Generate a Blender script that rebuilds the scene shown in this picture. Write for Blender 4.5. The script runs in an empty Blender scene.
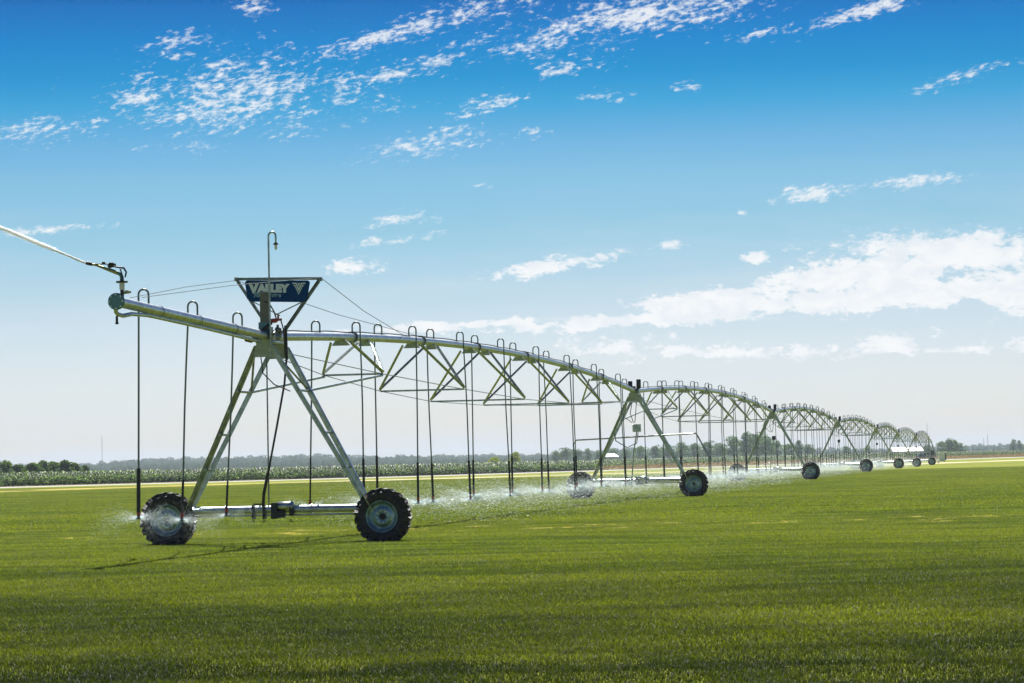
import bpy, bmesh, math, random
import numpy as np
from mathutils import Vector, Matrix
PI = math.pi
S = bpy.context.scene
C = S.collection
rnd = random.Random(7)

# ------------------------------------------------------------------ camera
F = 2871.0                       # focal length in pixels of a 1024 wide picture
EYE = 1.466
ROLL = 0.022
cam_d = bpy.data.cameras.new('camera'); cam = bpy.data.objects.new('camera', cam_d); C.objects.link(cam)
cam_d.sensor_width = 36; cam_d.lens = F / 1024 * 36
cam_d.clip_start = 0.5; cam_d.clip_end = 30000
PITCH = math.atan(119.0 / F)
cam.matrix_world = Matrix.Translation((0, 0, EYE)) @ Matrix.Rotation(PI / 2 + PITCH, 4, 'X') @ Matrix.Rotation(-ROLL, 4, 'Z')
S.camera = cam
S.render.resolution_x = 1024; S.render.resolution_y = 683
S.view_settings.view_transform = 'Standard'; S.view_settings.look = 'None'
S.view_settings.exposure = 0.8; S.view_settings.gamma = 1.0

# ------------------------------------------------------------------ sun
SUN_EL = math.radians(54.6)
sd = bpy.data.lights.new('sun', 'SUN'); so = bpy.data.objects.new('sun', sd); C.objects.link(so)
sd.energy = 5.0; sd.angle = math.radians(0.53); sd.color = (1, 0.955, 0.88)
so.rotation_euler = Vector((0, math.cos(SUN_EL), math.sin(SUN_EL))).to_track_quat('Z', 'Y').to_euler()
so.location = (0, 60, 60)

# ------------------------------------------------------------------ node helper
class NT:
    def __init__(s, tree): s.t = tree; s.n = tree.nodes; s.l = tree.links
    def node(s, typ, **kw):
        n = s.n.new(typ)
        for k, v in kw.items(): setattr(n, k, v)
        return n
    def put(s, sock, v):
        if isinstance(v, bpy.types.NodeSocket): s.l.new(v, sock)
        elif v is not None: sock.default_value = v
    def m(s, op, a, b=None, c=None, clamp=False):
        n = s.node('ShaderNodeMath', operation=op, use_clamp=clamp)
        s.put(n.inputs[0], a)
        if b is not None: s.put(n.inputs[1], b)
        if c is not None: s.put(n.inputs[2], c)
        return n.outputs[0]
    def vm(s, op, a, b=None):
        n = s.node('ShaderNodeVectorMath', operation=op); s.put(n.inputs[0], a)
        if b is not None: s.put(n.inputs[1], b)
        return n.outputs[0]
    def sep(s, v): n = s.node('ShaderNodeSeparateXYZ'); s.put(n.inputs[0], v); return n.outputs
    def comb(s, x, y, z):
        n = s.node('ShaderNodeCombineXYZ'); s.put(n.inputs[0], x); s.put(n.inputs[1], y); s.put(n.inputs[2], z); return n.outputs[0]
    def noise(s, vec, scale, detail=4, rough=0.55, dist=0.0):
        n = s.node('ShaderNodeTexNoise'); s.put(n.inputs['Vector'], vec)
        n.inputs['Scale'].default_value = scale; n.inputs['Detail'].default_value = detail
        n.inputs['Roughness'].default_value = rough; n.inputs['Distortion'].default_value = dist
        return n.outputs['Fac']
    def smooth(s, v, a, b):
        n = s.node('ShaderNodeMapRange', interpolation_type='SMOOTHSTEP'); s.put(n.inputs[0], v)
        n.inputs[1].default_value = a; n.inputs[2].default_value = b; return n.outputs[0]
    def mix(s, f, a, b, mode='MIX'):
        n = s.node('ShaderNodeMix', data_type='RGBA', blend_type=mode)
        s.put(n.inputs['Factor'], f)
        for k, v in ((6, a), (7, b)):
            if not isinstance(v, bpy.types.NodeSocket) and len(v) == 3: v = (*v, 1)
            s.put(n.inputs[k], v)
        return n.outputs[2]
    def ramp(s, v, stops, interp='LINEAR'):
        n = s.node('ShaderNodeValToRGB'); s.put(n.inputs[0], v); e = n.color_ramp.elements
        n.color_ramp.interpolation = interp
        while len(e) < len(stops): e.new(0.5)
        for q, (p, c) in zip(e, stops): q.position = p; q.color = (*c, 1)
        return n.outputs[0]

# ------------------------------------------------------------------ sky
W = bpy.data.worlds.new('World'); S.world = W; W.use_nodes = True
t = NT(W.node_tree); t.n.clear()
sky = t.node('ShaderNodeTexSky', sky_type='NISHITA'); sky.sun_disc = False
sky.sun_elevation = SUN_EL; sky.sun_rotation = 0; sky.altitude = 100
sky.air_density = 1.0; sky.dust_density = 1.0; sky.ozone_density = 2.0
tc = t.node('ShaderNodeTexCoord')
d = t.vm('NORMALIZE', tc.outputs['Generated'])
dx, dy, dz = t.sep(d)
el = t.m('MULTIPLY', t.m('ARCSINE', dz), F)           # in 1/2871 rad
az = t.m('MULTIPLY', t.m('ARCTAN2', dx, dy), F)
# the deepening of a dry summer sky from the pale horizon upward (same all round)
SKY_STOPS = [(0.0, (1.226, 1.268, 1.504)), (0.042, (1.19, 1.257, 1.494)), (0.125, (1.06, 1.187, 1.513)), (0.229, (0.928, 1.046, 1.365)), (0.344, (0.729, 0.901, 1.148)), (0.479, (0.475, 0.78, 0.999)), (0.594, (0.375, 0.719, 0.957)), (0.667, (0.261, 0.634, 0.93)), (0.74, (0.083, 0.541, 0.86)), (0.802, (0.014, 0.439, 0.79)), (0.875, (0.0, 0.355, 0.748)), (0.948, (0.0, 0.263, 0.652)), (1.0, (0.0, 0.157, 0.487))]
SKY_MUL = 1.0
tint = t.ramp(t.m('DIVIDE', el, 480.0, clamp=True), SKY_STOPS)
skyc = t.mix(1.0, sky.outputs[0], tint, 'MULTIPLY')
# clouds: x, y of the centre in the picture, half length, half height, tilt(deg), weight
CL = [(420, 28, 125, 11, 14, 1.0), (235, 97, 95, 34, 6, .80), (190, 118, 60, 12, 6, .8), (650, 15, 160, 19, 10, 1.0), (560, 42, 60, 12, 5, .6), (870, 14, 60, 7, 14, .9),
      (390, 75, 35, 8, 8, .8), (430, 62, 30, 6, 8, .7), (430, 142, 50, 12, 8, .85), (487, 106, 32, 8, 8, .8), (350, 97, 30, 14, 0, .5), (600, 98, 22, 5, 0, .8), (686, 87, 14, 5, 0, .9), (570, 70, 30, 6, 8, .6),
      (536, 132, 14, 5, 5, .7), (770, 34, 30, 5, 8, .7), (960, 82, 48, 6, 14, .9), (818, 195, 36, 7, 7, .95), (910, 183, 55, 6, 2, .9), (790, 190, 10, 4, 0, .8),
      (560, 265, 60, 8, 8, .85), (672, 245, 13, 5, 0, 1.), (752, 257, 13, 6, 0, 1.), (740, 213, 7, 3, 0, .8),
      (950, 252, 125, 20, -3, 1.4), (865, 276, 100, 22, 8, 1.5), (900, 297, 250, 14, 2, 2.0), (705, 306, 80, 15, 4, 1.4), (640, 320, 170, 8, 2, 1.4), (480, 324, 140, 5, 2, 1.1), (1040, 286, 90, 26, 0, 1.1),
      (890, 344, 34, 12, 0, 1.05), (745, 354, 30, 8, 0, 1.0), (610, 348, 50, 9, 0, .85), (690, 352, 40, 6, 0, .7), (820, 352, 40, 5, 0, .7), (1018, 346, 20, 6, 0, .8), (940, 352, 60, 4, 0, .6),
      (390, 241, 34, 5, 5, .62), (345, 268, 34, 6, 4, .55), (60, 232, 50, 4, 3, .5), (50, 135, 50, 7, 10, .38), (175, 48, 20, 8, 8, .5), (255, 10, 14, 9, 0, .6), (180, 60, 16, 5, 0, .5),
      (482, 186, 10, 3, 0, .6), (400, 220, 20, 4, 0, .5), (145, 102, 35, 7, 6, .8), (400, 220, 20, 4, 0, .3)]
mx = None
for (x, y, hx, hy, a, w) in CL:
    px = (x - 512) - ROLL * (y - 341.5); pe = 460.5 - y - ROLL * (x - 512)
    a = math.radians(a); ca, sa = math.cos(a), math.sin(a)
    rx = t.m('SUBTRACT', az, px); re = t.m('SUBTRACT', el, pe)
    u = t.m('MULTIPLY_ADD', rx, ca / hx, t.m('MULTIPLY', re, sa / hx))
    v = t.m('MULTIPLY_ADD', rx, -sa / hy, t.m('MULTIPLY', re, ca / hy))
    q = t.m('MULTIPLY_ADD', u, u, t.m('MULTIPLY', v, v))
    mm = t.m('MULTIPLY', t.m('SUBTRACT', 1.0, t.m('SQRT', q)), w)
    mx = mm if mx is None else t.m('MAXIMUM', mx, mm)
mx = t.m('MAXIMUM', mx, -1.2)
# clouds over the rest of the sky, outside the part that the picture shows
gv = t.comb(t.m('MULTIPLY', az, 0.0011), t.m('MULTIPLY', el, 0.0038), 3.3)
gen = t.m('MULTIPLY_ADD', t.noise(gv, 1.6, 3), 5.0, -3.0)
outside = t.m('MAXIMUM', t.smooth(t.m('ABSOLUTE', az), 560, 800), t.smooth(el, 500, 700))
mx = t.m('MAXIMUM', mx, t.m('SUBTRACT', t.m('MULTIPLY', gen, outside), t.m('MULTIPLY', t.m('SUBTRACT', 1.0, outside), 1.2)))
high = t.smooth(el, 150, 330)                          # high cloud is finer and more broken than the low banks
nv = t.comb(t.m('MULTIPLY', t.m('MULTIPLY_ADD', el, -0.25, az), 0.014), t.m('MULTIPLY', t.m('MULTIPLY_ADD', az, -0.14, el), 0.030), 0)
n_hi = t.m('MULTIPLY_ADD', t.noise(nv, 7.0, 7, 0.66, 0.1), 0.66, t.m('MULTIPLY', t.noise(nv, 1.6, 4, 0.6), 0.34))
nv2 = t.comb(t.m('MULTIPLY', az, 0.010), t.m('MULTIPLY', el, 0.019), 5)
n_lo = t.m('MULTIPLY_ADD', t.noise(nv2, 1.6, 9, 0.68, 0.5), 0.62, t.m('MULTIPLY', t.noise(nv2, 7.0, 6, 0.65, 0.3), 0.38))
nz = t.m('MULTIPLY_ADD', n_hi, high, t.m('MULTIPLY', n_lo, t.m('SUBTRACT', 1.0, high)))
dens = t.m('ADD', t.m('MULTIPLY', mx, 0.42), t.m('MULTIPLY', t.m('SUBTRACT', nz, 0.5), 3.4))
edge = t.m('ADD', 0.28, t.m('MULTIPLY', high, 0.32))
cn = t.node('ShaderNodeMapRange', interpolation_type='SMOOTHSTEP'); t.put(cn.inputs[0], t.m('ADD', dens, t.m('MULTIPLY_ADD', high, -0.05, 0.08)))
cn.inputs[1].default_value = 0.0; t.put(cn.inputs[2], edge)
cov = t.m('MULTIPLY', cn.outputs[0], t.m('MULTIPLY_ADD', high, -0.12, 0.95))
shade = t.m('MULTIPLY_ADD', t.noise(nv2, 4.0, 4, 0.6), 0.35, 0.80)
bank = t.mix(t.smooth(t.noise(nv2, 3.2, 6, 0.62, .4), .38, .60), (8.9, 9.3, 9.7), (10.1, 10.15, 10.2))
# thin pale veil low down
veil = t.m('MULTIPLY', t.smooth(t.noise(t.comb(t.m('MULTIPLY', az, 0.0018), t.m('MULTIPLY', el, 0.011), 9), 1.5, 5, 0.6), 0.42, 0.72),
           t.m('SUBTRACT', 1.0, t.smooth(el, 40, 330)))
skyc = t.mix(t.m('MULTIPLY', veil, 0.55), skyc, (7.4, 8.2, 8.9))
final = t.mix(cov, skyc, bank)
bg = t.node('ShaderNodeBackground'); t.put(bg.inputs[0], final); bg.inputs[1].default_value = 0.055
ow = t.node('ShaderNodeOutputWorld'); t.l.new(bg.outputs[0], ow.inputs[0])

# ------------------------------------------------------------------ mesh helpers
class MB:
    """collects boxes, tubes and sheets; build() links them as ONE mesh object"""
    def __init__(s): s.v = []; s.f = []; s.sm = []
    def add(s, vs, fs, smooth=False):
        o = len(s.v); s.v += [tuple(p) for p in vs]
        for f in fs: s.f.append(tuple(i + o for i in f)); s.sm.append(smooth)
        return s
    def path(s, pts, r, n=8, caps=True, smooth=True):
        pts = [Vector(p) for p in pts]; rr = r if isinstance(r, (list, tuple)) else [r] * len(pts)
        vs = []; up = None
        for i, p in enumerate(pts):
            a = pts[max(i - 1, 0)]; b = pts[min(i + 1, len(pts) - 1)]
            tg = (b - a).normalized()
            if up is None:
                up = Vector((0, 0, 1)) if abs(tg.z) < 0.9 else Vector((1, 0, 0))
            sx = tg.cross(up).normalized(); up = sx.cross(tg).normalized()
            for k in range(n):
                an = 2 * PI * (k + .5) / n
                vs.append(p + (sx * math.cos(an) + up * math.sin(an)) * rr[i])
        fs = [(i * n + k, i * n + (k + 1) % n, (i + 1) * n + (k + 1) % n, (i + 1) * n + k) for i in range(len(pts) - 1) for k in range(n)]
        s.add(vs, fs, smooth)
        if caps:
            s.add(vs[:n], [tuple(range(n))]); s.add(vs[-n:], [tuple(reversed(range(n)))])
        return s
    def tube(s, a, b, r, n=8, smooth=True, r2=None): return s.path([a, b], [r, r if r2 is None else r2], n, True, smooth)
    def bar(s, a, b, w, h=None):
        """a straight bar of box section, w wide and h deep"""
        a = Vector(a); b = Vector(b); h = w if h is None else h
        tg = (b - a).normalized(); up = Vector((0, 0, 1)) if abs(tg.z) < .9 else Vector((0, 1, 0))
        sx = tg.cross(up).normalized(); uz = sx.cross(tg).normalized()
        vs = [p + sx * (i * w / 2) + uz * (j * h / 2) for p in (a, b) for i, j in ((-1, -1), (1, -1), (1, 1), (-1, 1))]
        return s.add(vs, [(0, 1, 2, 3), (7, 6, 5, 4), (0, 4, 5, 1), (1, 5, 6, 2), (2, 6, 7, 3), (3, 7, 4, 0)])
    def angle(s, a, b, w=.07, th=.012, flip=1, out=(0, 0, 1)):
        """a length of angle iron: an L section swept from a to b"""
        a = Vector(a); b = Vector(b); tg = (b - a).normalized(); up = Vector(out)
        if abs(tg.dot(up)) > .95: up = Vector((0, 1, 0))
        sx = tg.cross(up).normalized() * flip; uz = (sx.cross(tg) if flip > 0 else tg.cross(sx)).normalized()
        pr = [(0, 0), (w, 0), (w, th), (th, th), (th, w), (0, w)]
        vs = [p + sx * i - uz * j for p in (a, b) for i, j in pr]
        fs = [tuple((k, (k + 1) % 6, (k + 1) % 6 + 6, k + 6)) for k in range(6)] + [(5, 4, 3, 2, 1, 0), (6, 7, 8, 9, 10, 11)]
        return s.add(vs, fs)
    def box(s, c, d):
        x, y, z = c; a, b, e = d[0] / 2, d[1] / 2, d[2] / 2
        vs = [(x + i * a, y + j * b, z + k * e) for k in (-1, 1) for i, j in ((-1, -1), (1, -1), (1, 1), (-1, 1))]
        return s.add(vs, [(3, 2, 1, 0), (4, 5, 6, 7), (0, 1, 5, 4), (1, 2, 6, 5), (2, 3, 7, 6), (3, 0, 4, 7)])
    def lathe(s, prof, axis='Y', n=32, c=(0, 0, 0), smooth=True):
        """prof: (radius, position along the axis)"""
        vs = []
        for r, p in prof:
            for k in range(n):
                a = 2 * PI * k / n; q = (r * math.cos(a), p, r * math.sin(a))
                if axis == 'Z': q = (q[0], q[2], q[1])
                if axis == 'X': q = (q[1], q[0], q[2])
                vs.append((q[0] + c[0], q[1] + c[1], q[2] + c[2]))
        fs = [(i * n + k, i * n + (k + 1) % n, (i + 1) * n + (k + 1) % n, (i + 1) * n + k) for i in range(len(prof) - 1) for k in range(n)]
        return s.add(vs, fs, smooth)
    def prism(s, pts, y0, y1):
        """pts: outline in x, z; extruded from y0 to y1"""
        n = len(pts)
        vs = [(x, y0, z) for x, z in pts] + [(x, y1, z) for x, z in pts]
        return s.add(vs, [tuple(range(n)), tuple(reversed(range(n, 2 * n)))] + [((k + 1) % n, k, k + n, (k + 1) % n + n) for k in range(n)])
    def mesh(s, name, mat):
        me = bpy.data.meshes.new(name); me.from_pydata(s.v, [], s.f)
        me.polygons.foreach_set('use_smooth', s.sm)
        if mat is not None: me.materials.append(mat)
        me.update(); return me
    def build(s, name, mat, parent=None, bevel=0):
        o = bpy.data.objects.new(name, s.mesh(name, mat)); C.objects.link(o)
        if parent: o.parent = parent
        if bevel:
            b = o.modifiers.new('bevel', 'BEVEL'); b.width = bevel; b.segments = 2; b.limit_method = 'ANGLE'
        return o
def sheet(name, vs, fs, mat, **kw): return MB().add(vs, fs, **kw).build(name, mat)
def empty(name, loc=(0, 0, 0), rz=0, label=None, cat=None, group=None):
    o = bpy.data.objects.new(name, None); C.objects.link(o); o.location = loc; o.rotation_euler = (0, 0, rz)
    o.empty_display_size = .3
    if label: o['label'] = label
    if cat: o['category'] = cat
    if group: o['group'] = group
    return o
def tag(o, label=None, cat=None, group=None, kind=None):
    for k, v in (('label', label), ('category', cat), ('group', group), ('kind', kind)):
        if v: o[k] = v
    return o
def part(name, me, parent, loc=None):
    o = bpy.data.objects.new(name, me); C.objects.link(o); o.parent = parent
    if loc is not None: o.location = loc
    return o
def fast_mesh(name, V, Fc, mat, k=3, colors=None):
    """a mesh from numpy arrays of k-sided faces"""
    me = bpy.data.meshes.new(name); V = np.asarray(V, dtype=np.float32); Fc = np.asarray(Fc, dtype=np.int32)
    me.vertices.add(len(V)); me.vertices.foreach_set('co', V.ravel())
    me.loops.add(Fc.size); me.loops.foreach_set('vertex_index', Fc.ravel())
    me.polygons.add(len(Fc)); me.polygons.foreach_set('loop_start', np.arange(0, Fc.size, k, dtype=np.int32))
    me.polygons.foreach_set('loop_total', np.full(len(Fc), k, dtype=np.int32))
    if colors is not None:
        at = me.attributes.new('tone', 'FLOAT', 'POINT'); at.data.foreach_set('value', np.asarray(colors, dtype=np.float32))
    me.materials.append(mat); me.update(calc_edges=True); me.validate(); return me

# ------------------------------------------------------------------ materials
def mat(name, build):
    m = bpy.data.materials.new(name); m.use_nodes = True; n = NT(m.node_tree)
    n.bsdf = n.n['Principled BSDF']; n.out = n.n['Material Output']; build(n); return m
def pos(n): return n.node('ShaderNodeNewGeometry').outputs['Position']
def objc(n): return n.node('ShaderNodeTexCoord').outputs['Object']
def bump(n, h, dist, strength=1.0):
    b = n.node('ShaderNodeBump'); n.put(b.inputs['Height'], h); b.inputs['Distance'].default_value = dist; b.inputs['Strength'].default_value = strength
    n.l.new(b.outputs[0], n.bsdf.inputs['Normal'])
def galv(name, col, dark, rough=.3, metal=1.0):
    def f(n):
        v = objc(n); a = n.noise(v, 9, 5, .6); b = n.noise(v, 60, 3)
        n.put(n.bsdf.inputs['Base Color'], n.mix(n.smooth(a, .35, .7), dark, col))
        n.bsdf.inputs['Metallic'].default_value = metal
        n.put(n.bsdf.inputs['Roughness'], n.m('MULTIPLY_ADD', b, .22, rough - .1))
    return mat(name, f)
M_PIPE = galv('galvanised_pipe', (.62, .68, .70), (.42, .47, .49), .38, .92)
M_STEEL = galv('galvanised_steel', (.50, .56, .54), (.28, .33, .31), .36)
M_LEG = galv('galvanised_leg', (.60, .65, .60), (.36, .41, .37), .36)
M_DULL = galv('weathered_steel', (.30, .33, .33), (.17, .19, .19), .45, .9)
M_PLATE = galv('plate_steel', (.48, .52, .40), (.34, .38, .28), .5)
def plain(name, col, rough=.5, metal=0., var=.25, scale=12):
    def f(n):
        a = n.noise(objc(n), scale, 5, .6); c2 = tuple(c * (1 - var) for c in col); c1 = tuple(min(1, c * (1 + var)) for c in col)
        n.put(n.bsdf.inputs['Base Color'], n.mix(a, c2, c1)); n.bsdf.inputs['Metallic'].default_value = metal
        n.put(n.bsdf.inputs['Roughness'], n.m('MULTIPLY_ADD', a, .2, rough - .1))
    return mat(name, f)
M_HOSE = plain('black_hose', (.018, .018, .02), .45)
M_DROP = plain('dark_drop_pipe', (.05, .075, .07), .42, .2)
M_RED = plain('red_plastic', (.42, .035, .025), .4)
M_GREYBOX = plain('grey_box', (.17, .165, .14), .55)
M_TEAL = plain('blue_green_paint', (.10, .24, .28), .4, .3)
M_SIGN = plain('navy_sign', (.001, .060, .22), .7, 0, .12)
M_SIGN.node_tree.nodes['Principled BSDF'].inputs['Specular IOR Level'].default_value = .05
M_LETTER = plain('pale_lettering', (.80, .88, .90), .5, 0, .06)
M_LETTER2 = plain('faded_lettering', (.28, .50, .60), .5, 0, .1)
M_BLUE = plain('blue_paint', (.025, .13, .42), .4)
M_WHITE = plain('white_paint', (.86, .86, .85), .5, 0, .05)
M_SIDING = plain('barn_siding', (.55, .56, .55), .6, 0, .1)
M_ROOF = plain('pale_metal_roof', (.72, .75, .78), .4, .2, .06)
M_BRASS = galv('brass_and_paint', (.42, .40, .16), (.20, .21, .10), .35, .8)
M_DARK = plain('dark_machinery', (.03, .035, .035), .5, .3)
M_GLASS = plain('dark_window', (.03, .04, .05), .1)
def f_tyre(n):
    a = n.noise(objc(n), 14, 5, .65)
    n.put(n.bsdf.inputs['Base Color'], n.mix(n.smooth(a, .45, .75), (.014, .013, .012), (.055, .048, .036)))
    n.put(n.bsdf.inputs['Roughness'], n.m('MULTIPLY_ADD', a, -.5, .85)); bump(n, a, .01)
M_TYRE = mat('rubber_tyre', f_tyre)
def f_rim(n):
    a = n.noise(objc(n), 7, 5, .65)
    n.put(n.bsdf.inputs['Base Color'], n.mix(n.smooth(a, .4, .7), (.18, .31, .33), (.52, .64, .62)))
    n.bsdf.inputs['Metallic'].default_value = .75; n.put(n.bsdf.inputs['Roughness'], n.m('MULTIPLY_ADD', a, .3, .22))
M_RIM = mat('wheel_rim', f_rim)

def leafy(name, c0, c1, c2, trans=.45, world_scale=.0, rough=.55, spec=.03):
    """foliage: diffuse and translucent, tone from the clump attribute and from patches across the ground"""
    def f(n):
        at = n.node('ShaderNodeAttribute', attribute_name='tone').outputs['Fac']
        base = n.mix(at, c0, c1)
        p = n.vm('MULTIPLY', pos(n), (1, 1, 0))
        if world_scale:
            w = n.noise(p, world_scale, 3, .6)
            base = n.mix(n.smooth(w, .38, .66), base, n.mix(at, tuple(c * .72 for c in c0), c2))
        n.put(n.bsdf.inputs['Base Color'], base); n.bsdf.inputs['Roughness'].default_value = rough
        n.bsdf.inputs['Specular IOR Level'].default_value = spec
        tr = n.node('ShaderNodeBsdfTranslucent'); n.put(tr.inputs[0], n.mix(1.0, base, (1.25, 1.35, .6), 'MULTIPLY'))
        mx_ = n.node('ShaderNodeMixShader'); mx_.inputs[0].default_value = trans
        n.l.new(n.bsdf.outputs[0], mx_.inputs[1]); n.l.new(tr.outputs[0], mx_.inputs[2]); n.l.new(mx_.outputs[0], n.out.inputs[0])
    return mat(name, f)
M_TREE = leafy('tree_leaves', (.045, .10, .022), (.18, .30, .06), (.06, .10, .03), .3)
M_WOOD_FAR = leafy('woodland_leaves', (.045, .090, .040), (.11, .18, .07), (.05, .085, .03), .25)
M_YEL = leafy('yellow_green_leaves', (.22, .27, .02), (.40, .44, .05), (.2, .2, .03), .4)
M_CROP = leafy('crop_leaves', (.010, .036, .003), (.20, .34, .03), (.13, .23, .03), .40, .12, .40, .10)
M_BARK = plain('bark', (.07, .055, .04), .85)

# ------------------------------------------------------------------ ground
def gz(y):
    q = min(max((y - 200) / 200, 0), 1); return -0.35 * q * q * (3 - 2 * q)
RA = Vector((-0.17833 * 280, 280)); RB = Vector((0.17833 * 647, 647)); RD = (RB - RA).normalized(); RN = Vector((-RD.y, RD.x))
def road_pt(s, n):
    """s metres along the track from the left edge of the picture, n metres beyond it"""
    p = RA + RD * s + RN * n; return (p.x, p.y)
def dry(n, g, p, pf, x, y):
    '''straw patches where the turf is worn, and the dry verge beside the track'''
    dist = n.m('ADD', n.m('MULTIPLY', n.m('SUBTRACT', x, RA.x), RN.x), n.m('MULTIPLY', n.m('SUBTRACT', y, RA.y), RN.y))
    st = n.noise(n.vm('MULTIPLY', p, (.75, 1.1, 0)), 1.0, 4, .65)
    strip = n.m('SUBTRACT', 1.0, n.smooth(n.m('ABSOLUTE', n.m('SUBTRACT', y, 62)), 1.0, 4.5))
    thr = n.m('MULTIPLY_ADD', strip, -.145, .71)
    k = n.m('MULTIPLY', n.m('MULTIPLY', n.m('SUBTRACT', st, thr), 16.0, clamp=True), n.smooth(y, 50, 58))
    k = n.m('MULTIPLY', k, n.smooth(n.noise(pf, 5, 4, .7), .38, .58))
    g = n.mix(n.m('MULTIPLY', k, .9), g, (.88, .68, .40))
    v1 = n.m('MULTIPLY', n.smooth(dist, -60, -42), n.m('SUBTRACT', 1.0, n.smooth(dist, -6, -1)))
    g = n.mix(n.m('MULTIPLY', v1, n.m('MULTIPLY', n.smooth(n.noise(pf, .05, 4, .65), .35, .65), .5)), g, (.24, .29, .03))
    v2 = n.m('MULTIPLY', n.smooth(dist, -47, -42), n.m('SUBTRACT', 1.0, n.smooth(dist, -37, -31)))
    return n.mix(n.m('MULTIPLY', v2, n.smooth(n.noise(pf, .10, 4, .6), .36, .50)), g, (.66, .55, .36)), dist
def f_ground(n):
    p = pos(n); x, y, z = n.sep(p)
    pf = n.vm('MULTIPLY', p, (1, 1, 0))
    dist = n.m('ADD', n.m('MULTIPLY', n.m('SUBTRACT', x, RA.x), RN.x), n.m('MULTIPLY', n.m('SUBTRACT', y, RA.y), RN.y))
    big = n.noise(pf, .045, 4, .6); mid = n.noise(pf, .35, 4, .6); fine = n.noise(pf, 6, 6, .75)
    g = n.mix(n.smooth(mid, .3, .7), (.17, .21, .014), (.25, .29, .020))
    g = n.mix(n.smooth(big, .35, .65), g, (.28, .30, .022))
    g = n.mix(n.smooth(fine, .3, .75), n.mix(1.0, g, (.62, .66, .6), 'MULTIPLY'), g)
    g, dist = dry(n, g, p, pf, x, y)
    soil = n.mix(mid, (.13, .12, .05), (.24, .20, .10))
    g = n.mix(n.smooth(dist, 0, 1), g, soil)
    far = n.mix(big, (.10, .13, .03), (.24, .20, .08)); g = n.mix(n.smooth(dist, 150, 200), g, far)
    n.put(n.bsdf.inputs['Base Color'], g); n.bsdf.inputs['Roughness'].default_value = .9; n.bsdf.inputs['Specular IOR Level'].default_value = .1
    bump(n, fine, .08)
M_GROUND = mat('turf_and_soil', f_ground)
ys = [-200, -20, 0, 50, 100, 150, 200] + [200 + 10 * k for k in range(1, 21)] + [600, 900, 1500, 3000, 6000, 9000]
xs = [-6000, -2000, -600, -200, 0, 200, 600, 2000, 6000]
vs = [(x, y, gz(y)) for y in ys for x in xs]; nx = len(xs)
fs = [(j * nx + i, j * nx + i + 1, (j + 1) * nx + i + 1, (j + 1) * nx + i) for j in range(len(ys) - 1) for i in range(nx - 1)]
tag(sheet('ground', vs, fs, M_GROUND, smooth=True), kind='structure')
def f_road(n):
    p = n.vm('MULTIPLY', pos(n), (1, 1, 0)); a = n.noise(p, .4, 5, .7)
    n.put(n.bsdf.inputs['Base Color'], n.mix(a, (.36, .34, .30), (.52, .50, .46))); n.bsdf.inputs['Roughness'].default_value = .9
M_ROAD = mat('gravel', f_road)
vs = []; ns = 120
for k in range(ns + 1):
    s_ = -250 + 1100 * k / ns
    for n_, h in ((0, .004), (.8, .07), (5.2, .07), (6.0, .004)):
        x, y = road_pt(s_, n_ + .5 * math.sin(s_ * .02)); vs.append((x, y, gz(y) + h))
fs = [(k * 4 + j, k * 4 + j + 4, k * 4 + j + 5, k * 4 + j + 1) for k in range(ns) for j in range(3)]
tag(sheet('gravel_track', vs, [tuple(reversed(f)) for f in fs], M_ROAD), kind='structure')

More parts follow.
